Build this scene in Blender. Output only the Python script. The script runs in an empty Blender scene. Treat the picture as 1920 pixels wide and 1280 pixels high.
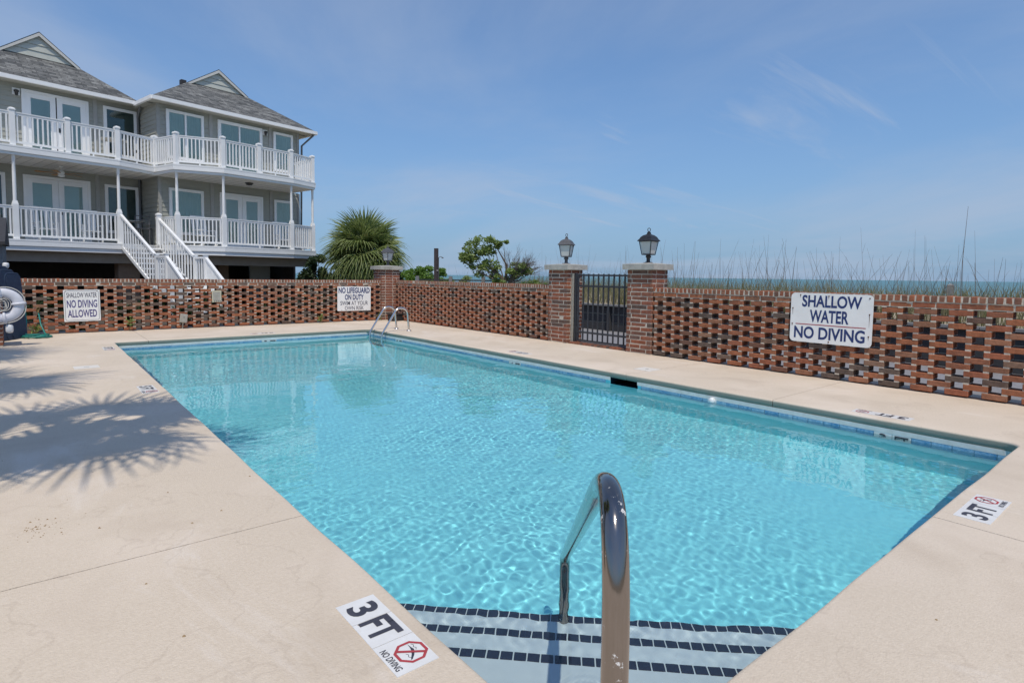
import bpy, bmesh, math, random
import numpy as np
from mathutils import Vector, Matrix, noise

sc = bpy.context.scene
C = sc.collection
rnd = random.Random(7)
PI = math.pi
rad = math.radians

# ------------------------------------------------------------------ camera
cam = bpy.data.cameras.new('camera')
camo = bpy.data.objects.new('camera', cam)
C.objects.link(camo)
cam.sensor_width = 36.0
cam.lens = 1087.0 / 1920.0 * 36.0
cam.shift_y = -55.0 / 1920.0
cam.clip_start = 0.02
cam.clip_end = 60000
_r = Vector((0.772717, -0.634634, 0.012137)); _d = Vector((-0.030332, -0.056018, -0.997969)); _f = Vector((0.634025, 0.770780, -0.062536))
camo.matrix_world = Matrix(((_r.x, -_d.x, -_f.x, 0), (_r.y, -_d.y, -_f.y, 0), (_r.z, -_d.z, -_f.z, 1.3), (0, 0, 0, 1)))
sc.camera = camo

# ------------------------------------------------------------------ light
SUN_TRAVEL = Vector((0.53, 0.848, 0))          # horizontal way the light travels
SUN_EL = rad(64)
world = bpy.data.worlds.new('World')
sc.world = world
world.use_nodes = True
wn = world.node_tree
bg = wn.nodes['Background']
sky = wn.nodes.new('ShaderNodeTexSky')
sky.sky_type = 'NISHITA'
sky.sun_disc = False
sky.sun_elevation = SUN_EL
sky.sun_rotation = math.atan2(-SUN_TRAVEL.x, -SUN_TRAVEL.y)
sky.altitude = 0
sky.air_density = 1.0
sky.dust_density = 0.25
sky.ozone_density = 2.6
# thin high cirrus: streaky noise on the sky direction, projected on a high plane
tc = wn.nodes.new('ShaderNodeTexCoord')
sep = wn.nodes.new('ShaderNodeSeparateXYZ'); wn.links.new(tc.outputs['Generated'], sep.inputs[0])
def wmath(op, a, b=None, clamp=False):
    n = wn.nodes.new('ShaderNodeMath'); n.operation = op; n.use_clamp = clamp
    for i, v in enumerate((a, b)):
        if v is None: continue
        if isinstance(v, (int, float)): n.inputs[i].default_value = v
        else: wn.links.new(v, n.inputs[i])
    return n.outputs[0]
zc = wmath('ADD', wmath('MAXIMUM', sep.outputs[2], 0.0), 0.14)
comb = wn.nodes.new('ShaderNodeCombineXYZ')
wn.links.new(wmath('DIVIDE', sep.outputs[0], zc), comb.inputs[0]); wn.links.new(wmath('DIVIDE', sep.outputs[1], zc), comb.inputs[1])
def cloud_layer(rot, scl, loc, nscale, detail, rough, dist, lo_, hi_, amount):
    mp = wn.nodes.new('ShaderNodeMapping'); mp.inputs['Rotation'].default_value = (0, 0, rad(rot)); mp.inputs['Scale'].default_value = (*scl, 1); mp.inputs['Location'].default_value = (*loc, 0)
    wn.links.new(comb.outputs[0], mp.inputs[0])
    cn = wn.nodes.new('ShaderNodeTexNoise'); cn.inputs['Scale'].default_value = nscale; cn.inputs['Detail'].default_value = detail; cn.inputs['Roughness'].default_value = rough; cn.inputs['Distortion'].default_value = dist
    wn.links.new(mp.outputs[0], cn.inputs['Vector'])
    cr = wn.nodes.new('ShaderNodeMapRange'); cr.interpolation_type = 'SMOOTHSTEP'; cr.inputs['From Min'].default_value = lo_; cr.inputs['From Max'].default_value = hi_; cr.inputs['To Max'].default_value = amount
    wn.links.new(cn.outputs[0], cr.inputs[0]); return cr.outputs[0]
veil = cloud_layer(20, (0.5, 0.34), (4.3, 0.6), 0.9, 8, 0.58, 0.5, 0.38, 0.72, 0.58)
streak = cloud_layer(-8, (0.35, 1.5), (1.9, 5.2), 0.9, 9, 0.60, 0.9, 0.545, 0.72, 0.62)
mx = wn.nodes.new('ShaderNodeMix'); mx.data_type = 'RGBA'
wn.links.new(wmath('MAXIMUM', veil, streak), mx.inputs[0]); mx.inputs[7].default_value = (3.5, 4.1, 5.2, 1)
tint = wn.nodes.new('ShaderNodeMix'); tint.data_type = 'RGBA'; tint.blend_type = 'MULTIPLY'; tint.inputs[0].default_value = 1; tint.inputs[7].default_value = (0.72, 0.935, 1.17, 1)
wn.links.new(sky.outputs[0], tint.inputs[6])
hz = wn.nodes.new('ShaderNodeMix'); hz.data_type = 'RGBA'; hz.inputs[7].default_value = (1.76, 2.85, 4.35, 1)      # sea haze low in the sky
wn.links.new(wmath('MULTIPLY', wmath('POWER', 2.718, wmath('MULTIPLY', wmath('MAXIMUM', sep.outputs[2], 0.0), -3.2)), 0.94), hz.inputs[0]); wn.links.new(tint.outputs[2], hz.inputs[6])
wn.links.new(hz.outputs[2], mx.inputs[6])
wn.links.new(mx.outputs[2], bg.inputs[0])
bg.inputs[1].default_value = 0.1

sun = bpy.data.lights.new('sun', 'SUN')
sun.energy = 2.4
sun.angle = rad(0.53)
sun.color = (1.0, 0.925, 0.80)
suno = bpy.data.objects.new('sun', sun); C.objects.link(suno)
sun_dir = Vector((SUN_TRAVEL.x * math.cos(SUN_EL), SUN_TRAVEL.y * math.cos(SUN_EL), -math.sin(SUN_EL)))
suno.rotation_euler = sun_dir.to_track_quat('-Z', 'Y').to_euler()
suno.location = (0, 0, 30)
sun.cycles.is_caustics_light = True

sc.view_settings.view_transform = 'Standard'
sc.view_settings.look = 'None'
sc.view_settings.gamma = 1
sc.view_settings.exposure = 0.32
sc.render.engine = 'CYCLES'
sc.cycles.use_denoising = True
sc.cycles.max_bounces = 10
sc.cycles.transparent_max_bounces = 16
sc.cycles.caustics_reflective = False
sc.cycles.sample_clamp_indirect = 4

# ------------------------------------------------------------------ materials
M = {}
def nodes_of(name):
    m = bpy.data.materials.new(name); m.use_nodes = True
    nt = m.node_tree
    M[name] = m
    return m, nt, nt.nodes['Principled BSDF']
def N(nt, t, **kw):
    n = nt.nodes.new(t)
    for k, v in kw.items(): setattr(n, k, v)
    return n
def mat(name, c1, c2=None, rough=0.6, scale=8.0, detail=5, bump=0.0, bscale=None, metal=0.0, spec=0.5, coord='pos', stretch=None, pos=(0.35, 0.68), c3=None, s3=0.6, p3=(0.55, 0.75)):
    m, nt, b = nodes_of(name)
    b.inputs['Roughness'].default_value = rough
    b.inputs['Metallic'].default_value = metal
    b.inputs['Specular IOR Level'].default_value = spec
    c2 = c2 or tuple(v * 0.85 for v in c1)
    if coord == 'pos': src = N(nt, 'ShaderNodeNewGeometry').outputs['Position']
    else: src = N(nt, 'ShaderNodeTexCoord').outputs['Object']
    if stretch:
        mpn = N(nt, 'ShaderNodeMapping'); mpn.inputs['Scale'].default_value = stretch
        nt.links.new(src, mpn.inputs[0]); src = mpn.outputs[0]
    n1 = N(nt, 'ShaderNodeTexNoise'); n1.inputs['Scale'].default_value = scale; n1.inputs['Detail'].default_value = detail; n1.inputs['Roughness'].default_value = 0.65
    nt.links.new(src, n1.inputs['Vector'])
    r = N(nt, 'ShaderNodeValToRGB'); r.color_ramp.elements[0].position = pos[0]; r.color_ramp.elements[1].position = pos[1]
    r.color_ramp.elements[0].color = (*c1, 1); r.color_ramp.elements[1].color = (*c2, 1)
    nt.links.new(n1.outputs[0], r.inputs[0])
    out = r.outputs[0]
    if c3:
        n3 = N(nt, 'ShaderNodeTexNoise'); n3.inputs['Scale'].default_value = s3; n3.inputs['Detail'].default_value = 6
        nt.links.new(src, n3.inputs['Vector'])
        mr = N(nt, 'ShaderNodeMapRange'); mr.inputs['From Min'].default_value = p3[0]; mr.inputs['From Max'].default_value = p3[1]
        nt.links.new(n3.outputs[0], mr.inputs[0])
        mxn = N(nt, 'ShaderNodeMix', data_type='RGBA'); nt.links.new(mr.outputs[0], mxn.inputs[0]); nt.links.new(out, mxn.inputs[6]); mxn.inputs[7].default_value = (*c3, 1)
        out = mxn.outputs[2]
    nt.links.new(out, b.inputs['Base Color'])
    if bump:
        n2 = N(nt, 'ShaderNodeTexNoise'); n2.inputs['Scale'].default_value = bscale or scale * 4; n2.inputs['Detail'].default_value = 4
        nt.links.new(src, n2.inputs['Vector'])
        bp = N(nt, 'ShaderNodeBump'); bp.inputs['Strength'].default_value = bump; bp.inputs['Distance'].default_value = 0.01
        nt.links.new(n2.outputs[0], bp.inputs['Height']); nt.links.new(bp.outputs[0], b.inputs['Normal'])
    return m

# pool deck concrete: fine sprayed grain, faint large stains, small dark specks
def deck_material():
    m = mat('deck_concrete', (0.675, 0.572, 0.456), (0.60, 0.503, 0.395), rough=0.85, scale=55, detail=6, bump=0.35, bscale=130, spec=0.25,
            c3=(0.72, 0.61, 0.50), s3=0.9, p3=(0.45, 0.72))
    nt = m.node_tree; b = nt.nodes['Principled BSDF']
    base = b.inputs['Base Color'].links[0].from_socket
    geo = N(nt, 'ShaderNodeNewGeometry')
    v = N(nt, 'ShaderNodeTexVoronoi'); v.inputs['Scale'].default_value = 3.4; v.inputs['Randomness'].default_value = 1
    nt.links.new(geo.outputs['Position'], v.inputs['Vector'])
    # only some cells carry a speck, of uneven size
    lt = N(nt, 'ShaderNodeMath', operation='LESS_THAN'); nt.links.new(v.outputs['Distance'], lt.inputs[0])
    sepc = N(nt, 'ShaderNodeSeparateColor'); nt.links.new(v.outputs['Color'], sepc.inputs[0])
    mr = N(nt, 'ShaderNodeMapRange'); mr.inputs['From Min'].default_value = 0.55; mr.inputs['From Max'].default_value = 1.0; mr.inputs['To Min'].default_value = 0.0; mr.inputs['To Max'].default_value = 0.03
    nt.links.new(sepc.outputs[0], mr.inputs[0]); nt.links.new(mr.outputs[0], lt.inputs[1])
    mul = N(nt, 'ShaderNodeMath', operation='MULTIPLY'); nt.links.new(lt.outputs[0], mul.inputs[0]); mul.inputs[1].default_value = 0.55
    # broad dirty stains
    n = N(nt, 'ShaderNodeTexNoise'); n.inputs['Scale'].default_value = 1.7; n.inputs['Detail'].default_value = 8; n.inputs['Distortion'].default_value = 0.6
    nt.links.new(geo.outputs['Position'], n.inputs['Vector'])
    mr2 = N(nt, 'ShaderNodeMapRange'); mr2.inputs['From Min'].default_value = 0.52; mr2.inputs['From Max'].default_value = 0.74; mr2.inputs['To Max'].default_value = 0.5
    nt.links.new(n.outputs[0], mr2.inputs[0])
    m1 = N(nt, 'ShaderNodeMix', data_type='RGBA'); nt.links.new(mr2.outputs[0], m1.inputs[0]); nt.links.new(base, m1.inputs[6]); m1.inputs[7].default_value = (0.50, 0.405, 0.31, 1)
    # pale worn patches, streaked, and thin darker tide marks
    mpw = N(nt, 'ShaderNodeMapping'); mpw.inputs['Rotation'].default_value = (0, 0, 0.7); mpw.inputs['Scale'].default_value = (1.0, 0.45, 1); mpw.inputs['Location'].default_value = (2.3, 0.4, 0); nt.links.new(geo.outputs['Position'], mpw.inputs[0])
    nw = N(nt, 'ShaderNodeTexNoise'); nw.inputs['Scale'].default_value = 1.5; nw.inputs['Detail'].default_value = 9; nw.inputs['Roughness'].default_value = 0.68; nw.inputs['Distortion'].default_value = 0.8; nt.links.new(mpw.outputs[0], nw.inputs['Vector'])
    mw = N(nt, 'ShaderNodeMapRange'); mw.inputs['From Min'].default_value = 0.57; mw.inputs['From Max'].default_value = 0.68; mw.inputs['To Max'].default_value = 0.55; nt.links.new(nw.outputs[0], mw.inputs[0])
    mA = N(nt, 'ShaderNodeMix', data_type='RGBA'); nt.links.new(mw.outputs[0], mA.inputs[0]); nt.links.new(m1.outputs[2], mA.inputs[6]); mA.inputs[7].default_value = (0.76, 0.68, 0.60, 1)
    nb_ = N(nt, 'ShaderNodeTexNoise'); nb_.inputs['Scale'].default_value = 1.1; nb_.inputs['Detail'].default_value = 5; nt.links.new(geo.outputs['Position'], nb_.inputs['Vector'])
    ab = N(nt, 'ShaderNodeMath', operation='SUBTRACT'); nt.links.new(nb_.outputs[0], ab.inputs[0]); ab.inputs[1].default_value = 0.47
    ab2 = N(nt, 'ShaderNodeMath', operation='ABSOLUTE'); nt.links.new(ab.outputs[0], ab2.inputs[0])
    mt = N(nt, 'ShaderNodeMapRange'); mt.inputs['From Min'].default_value = 0.006; mt.inputs['From Max'].default_value = 0.0; mt.inputs['To Max'].default_value = 0.22; nt.links.new(ab2.outputs[0], mt.inputs[0])
    mB = N(nt, 'ShaderNodeMix', data_type='RGBA'); nt.links.new(mt.outputs[0], mB.inputs[0]); nt.links.new(mA.outputs[2], mB.inputs[6]); mB.inputs[7].default_value = (0.40, 0.32, 0.25, 1)
    m2 = N(nt, 'ShaderNodeMix', data_type='RGBA'); nt.links.new(mul.outputs[0], m2.inputs[0]); nt.links.new(mB.outputs[2], m2.inputs[6]); m2.inputs[7].default_value = (0.10, 0.07, 0.05, 1)
    # grey-green tone on the face of the coping, below its rounded arris
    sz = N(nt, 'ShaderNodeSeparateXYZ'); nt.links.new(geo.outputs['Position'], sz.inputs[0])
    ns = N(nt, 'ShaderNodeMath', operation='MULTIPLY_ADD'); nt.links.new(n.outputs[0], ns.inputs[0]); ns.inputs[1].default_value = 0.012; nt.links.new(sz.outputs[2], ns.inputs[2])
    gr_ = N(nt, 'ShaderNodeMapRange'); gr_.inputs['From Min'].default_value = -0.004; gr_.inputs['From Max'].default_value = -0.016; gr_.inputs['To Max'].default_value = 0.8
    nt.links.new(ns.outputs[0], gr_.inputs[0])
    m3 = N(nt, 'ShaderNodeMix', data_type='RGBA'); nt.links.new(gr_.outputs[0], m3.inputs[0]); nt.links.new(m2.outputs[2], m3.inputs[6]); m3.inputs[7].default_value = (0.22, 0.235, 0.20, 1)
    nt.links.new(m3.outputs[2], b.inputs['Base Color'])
deck_material()

def brick_material(name, stops, dark=1.0):
    m, nt, b = nodes_of(name)
    b.inputs['Roughness'].default_value = 0.88; b.inputs['Specular IOR Level'].default_value = 0.2
    oi = N(nt, 'ShaderNodeObjectInfo'); ge = N(nt, 'ShaderNodeNewGeometry')
    ad = N(nt, 'ShaderNodeMath', operation='ADD'); nt.links.new(oi.outputs['Random'], ad.inputs[0]); nt.links.new(ge.outputs['Random Per Island'], ad.inputs[1])
    fr = N(nt, 'ShaderNodeMath', operation='FRACT'); nt.links.new(ad.outputs[0], fr.inputs[0])
    r = N(nt, 'ShaderNodeValToRGB'); r.color_ramp.interpolation = 'LINEAR'
    els = r.color_ramp.elements
    els[0].position = stops[0][0]; els[0].color = (*stops[0][1], 1)
    els[1].position = stops[-1][0]; els[1].color = (*stops[-1][1], 1)
    for p, c in stops[1:-1]:
        e = els.new(p); e.color = (*c, 1)
    nt.links.new(fr.outputs[0], r.inputs[0])
    n = N(nt, 'ShaderNodeTexNoise'); n.inputs['Scale'].default_value = 14; n.inputs['Detail'].default_value = 6; n.inputs['Roughness'].default_value = 0.7
    nt.links.new(ge.outputs['Position'], n.inputs['Vector'])
    mr = N(nt, 'ShaderNodeMapRange'); mr.inputs['From Min'].default_value = 0.3; mr.inputs['From Max'].default_value = 0.75; mr.inputs['To Min'].default_value = 0.62; mr.inputs['To Max'].default_value = 1.25
    nt.links.new(n.outputs[0], mr.inputs[0])
    mxn = N(nt, 'ShaderNodeMix', data_type='RGBA', blend_type='MULTIPLY'); mxn.inputs[0].default_value = 1
    nt.links.new(r.outputs[0], mxn.inputs[6]); nt.links.new(mr.outputs[0], mxn.inputs[7])
    # lime bloom and soot in broad patches
    n2 = N(nt, 'ShaderNodeTexNoise'); n2.inputs['Scale'].default_value = 3.1; n2.inputs['Detail'].default_value = 7
    nt.links.new(ge.outputs['Position'], n2.inputs['Vector'])
    mr2 = N(nt, 'ShaderNodeMapRange'); mr2.inputs['From Min'].default_value = 0.55; mr2.inputs['From Max'].default_value = 0.8; mr2.inputs['To Max'].default_value = 0.55
    nt.links.new(n2.outputs[0], mr2.inputs[0])
    mx2 = N(nt, 'ShaderNodeMix', data_type='RGBA'); nt.links.new(mr2.outputs[0], mx2.inputs[0]); nt.links.new(mxn.outputs[2], mx2.inputs[6]); mx2.inputs[7].default_value = (0.19, 0.135, 0.10, 1)
    nt.links.new(mx2.outputs[2], b.inputs['Base Color'])
    n3 = N(nt, 'ShaderNodeTexNoise'); n3.inputs['Scale'].default_value = 90; n3.inputs['Detail'].default_value = 4
    nt.links.new(ge.outputs['Position'], n3.inputs['Vector'])
    bp = N(nt, 'ShaderNodeBump'); bp.inputs['Strength'].default_value = 0.5; bp.inputs['Distance'].default_value = 0.006
    nt.links.new(n3.outputs[0], bp.inputs['Height']); nt.links.new(bp.outputs[0], b.inputs['Normal'])
brick_material('brick', [(0.0, (0.36, 0.135, 0.07)), (0.2, (0.40, 0.155, 0.08)), (0.36, (0.30, 0.12, 0.07)), (0.5, (0.38, 0.135, 0.075)), (0.62, (0.26, 0.135, 0.085)), (0.74, (0.40, 0.18, 0.105)), (0.82, (0.22, 0.105, 0.07)), (0.88, (0.135, 0.10, 0.082)), (0.95, (0.165, 0.12, 0.096)), (1.0, (0.32, 0.18, 0.115))])
brick_material('cap_brick', [(0.0, (0.30, 0.115, 0.07)), (0.25, (0.41, 0.15, 0.08)), (0.45, (0.24, 0.115, 0.08)), (0.65, (0.34, 0.17, 0.11)), (0.85, (0.19, 0.115, 0.085)), (1.0, (0.36, 0.13, 0.08))])
brick_material('pier_brick', [(0.0, (0.26, 0.105, 0.07)), (0.3, (0.34, 0.125, 0.07)), (0.55, (0.22, 0.11, 0.08)), (0.75, (0.30, 0.12, 0.075)), (0.9, (0.13, 0.09, 0.075)), (1.0, (0.17, 0.105, 0.085))])
mat('mortar', (0.66, 0.59, 0.50), (0.50, 0.44, 0.36), rough=0.95, scale=18, bump=0.5, bscale=70, spec=0.1)
mat('cap_stone', (0.50, 0.48, 0.43), (0.36, 0.345, 0.31), rough=0.9, scale=9, bump=0.3, bscale=60, c3=(0.24, 0.23, 0.20), s3=4, p3=(0.55, 0.8))
mat('white_paint', (0.87, 0.87, 0.86), (0.82, 0.82, 0.81), rough=0.5, scale=3)
mat('siding', (0.375, 0.375, 0.33), (0.335, 0.335, 0.295), rough=0.7, scale=5, stretch=(1, 1, 6))
mat('gable_siding', (0.55, 0.56, 0.50), (0.49, 0.50, 0.45), rough=0.7, scale=4)
mat('grey_trim', (0.37, 0.365, 0.34), (0.33, 0.325, 0.305), rough=0.65, scale=5)
mat('soffit', (0.68, 0.66, 0.61), (0.62, 0.60, 0.56), rough=0.7, scale=4)
mat('beam_paint', (0.34, 0.30, 0.255), (0.29, 0.255, 0.215), rough=0.8, scale=4)
mat('dark_garage', (0.09, 0.082, 0.074), (0.065, 0.06, 0.055), rough=0.9)  # dark base puts the under-house shade into the wall colour
mat('column_brick_brown', (0.30, 0.225, 0.17), (0.24, 0.175, 0.135), rough=0.9, scale=12)
mat('downspout', (0.13, 0.135, 0.14), (0.11, 0.115, 0.12), rough=0.45)
mat('black_metal', (0.018, 0.018, 0.02), (0.03, 0.028, 0.027), rough=0.45, scale=20, spec=0.5)
mat('gate_metal', (0.03, 0.033, 0.042), (0.045, 0.046, 0.052), rough=0.5, scale=14)
mat('faded_metal', (0.105, 0.105, 0.115), (0.07, 0.07, 0.075), rough=0.6, scale=22)
mat('frosted_glass', (0.66, 0.66, 0.63), (0.58, 0.58, 0.55), rough=0.3, scale=6)
mat('curtain', (0.84, 0.87, 0.84), (0.76, 0.80, 0.77), rough=0.9, scale=3)
mat('blind_or_backing', (0.80, 0.82, 0.82), (0.76, 0.78, 0.78), rough=0.8, scale=2)
mat('dark_interior', (0.055, 0.075, 0.065), (0.04, 0.055, 0.05), rough=0.8)
mat('sign_white', (0.92, 0.92, 0.90), (0.86, 0.855, 0.83), rough=0.4, scale=5, c3=(0.62, 0.58, 0.50), s3=3.5, p3=(0.62, 0.85))
mat('sign_blue', (0.018, 0.035, 0.145), (0.03, 0.05, 0.17), rough=0.45, scale=20)
mat('sign_violet', (0.065, 0.05, 0.20), (0.09, 0.075, 0.25), rough=0.5, scale=25)
mat('sign_grey', (0.05, 0.048, 0.085), (0.08, 0.078, 0.12), rough=0.5, scale=25)
mat('sign_red', (0.45, 0.05, 0.055), (0.38, 0.05, 0.055), rough=0.5)
mat('sign_cream', (0.62, 0.58, 0.42), (0.54, 0.52, 0.40), rough=0.5, scale=12)
mat('rust', (0.16, 0.07, 0.03), (0.09, 0.04, 0.02), rough=0.95, scale=40)
mat('marker_white', (0.76, 0.75, 0.73), (0.70, 0.685, 0.66), rough=0.35, scale=14, c3=(0.55, 0.50, 0.44), s3=9, p3=(0.6, 0.85))
mat('marker_black', (0.04, 0.038, 0.05), (0.065, 0.06, 0.072), rough=0.4, scale=22)
mat('box_grey', (0.42, 0.41, 0.36), (0.33, 0.32, 0.28), rough=0.7, scale=20)
mat('lid_plastic', (0.74, 0.70, 0.64), (0.68, 0.64, 0.58), rough=0.6, scale=14)
mat('water_blue_plaster', (0.31, 0.885, 0.965), (0.285, 0.86, 0.95), rough=0.8, scale=2.2, spec=0.2)  # blue that deep water gives the light, put into the plaster colour
mat('step_plaster', (0.70, 0.80, 0.83), (0.66, 0.77, 0.81), rough=0.8, scale=3, spec=0.2)  # same plaster under shallow water, less of that blue in its colour
mat('nosing_tile', (0.018, 0.022, 0.045), (0.03, 0.034, 0.06), rough=0.35, scale=9)
mat('bond_white', (0.74, 0.75, 0.73), (0.62, 0.63, 0.60), rough=0.8, scale=11)
mat('skimmer_dark', (0.012, 0.03, 0.05), (0.008, 0.02, 0.035), rough=0.4)
mat('plastic_white', (0.80, 0.80, 0.80), (0.76, 0.76, 0.76), rough=0.35)
mat('ring_white', (0.72, 0.72, 0.77), (0.64, 0.64, 0.70), rough=0.5, scale=7)
mat('rope', (0.62, 0.60, 0.56), (0.50, 0.48, 0.44), rough=0.9, scale=60)
mat('navy_fabric', (0.018, 0.035, 0.075), (0.03, 0.055, 0.10), rough=0.8, scale=9)
mat('hose_green', (0.02, 0.24, 0.20), (0.015, 0.18, 0.155), rough=0.4, scale=5)
mat('brass', (0.35, 0.26, 0.12), (0.25, 0.18, 0.09), rough=0.45, metal=0.7)
mat('shed_siding', (0.16, 0.185, 0.21), (0.13, 0.155, 0.18), rough=0.8, scale=6, stretch=(1, 1, 6))
mat('shed_roof', (0.035, 0.035, 0.04), (0.05, 0.05, 0.055), rough=0.9, scale=20)
mat('sand_ground', (0.34, 0.28, 0.20), (0.25, 0.205, 0.145), rough=0.95, scale=1.3, bump=0.4, bscale=25)
mat('mulch', (0.06, 0.045, 0.032), (0.10, 0.075, 0.05), rough=0.95, scale=9, bump=0.8, bscale=30)
mat('dune_sand', (0.46, 0.39, 0.29), (0.38, 0.32, 0.23), rough=0.95, scale=1.1, bump=0.4, bscale=14)
mat('walkway', (0.27, 0.265, 0.275), (0.22, 0.215, 0.225), rough=0.85, scale=4, bump=0.2, stretch=(1, 6, 1))
mat('wood_dark', (0.055, 0.055, 0.06), (0.035, 0.035, 0.038), rough=0.85, scale=5, stretch=(3, 1, 8), bump=0.3)
mat('wood_grey', (0.26, 0.255, 0.25), (0.19, 0.185, 0.18), rough=0.85, scale=5, stretch=(4, 1, 4), bump=0.3)
mat('shower_post', (0.055, 0.042, 0.045), (0.085, 0.065, 0.06), rough=0.8, scale=9)
mat('bark', (0.13, 0.10, 0.075), (0.08, 0.06, 0.045), rough=0.95, scale=14, bump=0.7)
mat('twig', (0.19, 0.165, 0.15), (0.14, 0.12, 0.105), rough=0.9, scale=20)
mat('boot', (0.17, 0.125, 0.085), (0.10, 0.072, 0.05), rough=0.95, scale=15, bump=0.5)
mat('fan_wood', (0.42, 0.22, 0.08), (0.35, 0.18, 0.07), rough=0.5)
mat('rubber_black', (0.02, 0.02, 0.022), (0.035, 0.033, 0.035), rough=0.8, scale=12)
mat('crumbs', (0.36, 0.25, 0.13), (0.24, 0.15, 0.08), rough=0.95, scale=40)
mat('door_gap', (0.015, 0.015, 0.017), (0.015, 0.015, 0.017), rough=0.8)

def leaf_mat(name, c1, c2, c3, trans=0.35, rough=0.45):
    m, nt, b = nodes_of(name)
    ge = N(nt, 'ShaderNodeNewGeometry'); oi = N(nt, 'ShaderNodeObjectInfo')
    ad = N(nt, 'ShaderNodeMath', operation='ADD'); nt.links.new(ge.outputs['Random Per Island'], ad.inputs[0]); nt.links.new(oi.outputs['Random'], ad.inputs[1])
    fr = N(nt, 'ShaderNodeMath', operation='FRACT'); nt.links.new(ad.outputs[0], fr.inputs[0])
    r = N(nt, 'ShaderNodeValToRGB'); e = r.color_ramp.elements
    e[0].position = 0; e[0].color = (*c1, 1); e[1].position = 1; e[1].color = (*c3, 1); k = e.new(0.5); k.color = (*c2, 1)
    nt.links.new(fr.outputs[0], r.inputs[0]); nt.links.new(r.outputs[0], b.inputs['Base Color'])
    b.inputs['Roughness'].default_value = rough
    tr = N(nt, 'ShaderNodeBsdfTranslucent'); nt.links.new(r.outputs[0], tr.inputs[0])
    mxs = N(nt, 'ShaderNodeMixShader'); mxs.inputs[0].default_value = trans
    nt.links.new(b.outputs[0], mxs.inputs[1]); nt.links.new(tr.outputs[0], mxs.inputs[2])
    nt.links.new(mxs.outputs[0], nt.nodes['Material Output'].inputs[0])
leaf_mat('palm_leaf', (0.18, 0.24, 0.07), (0.25, 0.31, 0.10), (0.34, 0.38, 0.16), 0.45)
leaf_mat('palm_dead', (0.16, 0.115, 0.06), (0.11, 0.08, 0.045), (0.21, 0.16, 0.09), 0.2)
leaf_mat('leaf_bright', (0.16, 0.29, 0.05), (0.23, 0.37, 0.07), (0.13, 0.24, 0.05), 0.45)
leaf_mat('leaf_mid', (0.20, 0.29, 0.07), (0.27, 0.36, 0.10), (0.32, 0.38, 0.14), 0.45)
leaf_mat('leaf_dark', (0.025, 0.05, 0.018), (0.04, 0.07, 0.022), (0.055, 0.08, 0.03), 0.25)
leaf_mat('grass_tan', (0.17, 0.17, 0.07), (0.30, 0.25, 0.14), (0.12, 0.15, 0.05), 0.3, 0.7)
leaf_mat('stalk', (0.16, 0.12, 0.09), (0.27, 0.21, 0.15), (0.11, 0.085, 0.07), 0.05, 0.8)

# shingle roof: courses and tabs as fine relief and tint on the slope
def shingle():
    m, nt, b = nodes_of('shingle'); b.inputs['Roughness'].default_value = 0.95; b.inputs['Specular IOR Level'].default_value = 0.15
    uv = N(nt, 'ShaderNodeUVMap')
    br = N(nt, 'ShaderNodeTexBrick'); br.offset = 0.37; br.squash = 1.0
    br.inputs['Scale'].default_value = 1.0; br.inputs['Brick Width'].default_value = 0.34; br.inputs['Row Height'].default_value = 0.13; br.inputs['Mortar Size'].default_value = 0.008; br.inputs['Bias'].default_value = -0.1
    br.inputs['Color1'].default_value = (0.10, 0.103, 0.105, 1); br.inputs['Color2'].default_value = (0.245, 0.245, 0.235, 1); br.inputs['Mortar'].default_value = (0.06, 0.06, 0.06, 1)
    nt.links.new(uv.outputs[0], br.inputs['Vector'])
    n = N(nt, 'ShaderNodeTexNoise'); n.inputs['Scale'].default_value = 5; n.inputs['Detail'].default_value = 6; nt.links.new(uv.outputs[0], n.inputs['Vector'])
    mr = N(nt, 'ShaderNodeMapRange'); mr.inputs['From Min'].default_value = 0.3; mr.inputs['From Max'].default_value = 0.7; mr.inputs['To Min'].default_value = 0.7; mr.inputs['To Max'].default_value = 1.3
    nt.links.new(n.outputs[0], mr.inputs[0])
    mm = N(nt, 'ShaderNodeMix', data_type='RGBA', blend_type='MULTIPLY'); mm.inputs[0].default_value = 1
    nt.links.new(br.outputs[0], mm.inputs[6]); nt.links.new(mr.outputs[0], mm.inputs[7]); nt.links.new(mm.outputs[2], b.inputs['Base Color'])
    bp = N(nt, 'ShaderNodeBump'); bp.inputs['Strength'].default_value = 0.6; bp.inputs['Distance'].default_value = 0.02
    nt.links.new(br.outputs[1], bp.inputs['Height']); bp.invert = True; nt.links.new(bp.outputs[0], b.inputs['Normal'])
shingle()

def glass_pane():
    m, nt, b = nodes_of('window_glass'); nt.nodes.remove(b)
    t = N(nt, 'ShaderNodeBsdfTransparent'); t.inputs[0].default_value = (0.90, 0.97, 0.95, 1)
    g = N(nt, 'ShaderNodeBsdfGlossy'); g.inputs['Roughness'].default_value = 0.02; g.inputs[0].default_value = (0.9, 0.95, 0.95, 1)
    f = N(nt, 'ShaderNodeFresnel'); f.inputs[0].default_value = 1.55
    s = N(nt, 'ShaderNodeMixShader'); nt.links.new(f.outputs[0], s.inputs[0]); nt.links.new(t.outputs[0], s.inputs[1]); nt.links.new(g.outputs[0], s.inputs[2])
    nt.links.new(s.outputs[0], nt.nodes['Material Output'].inputs[0])
glass_pane()

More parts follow.
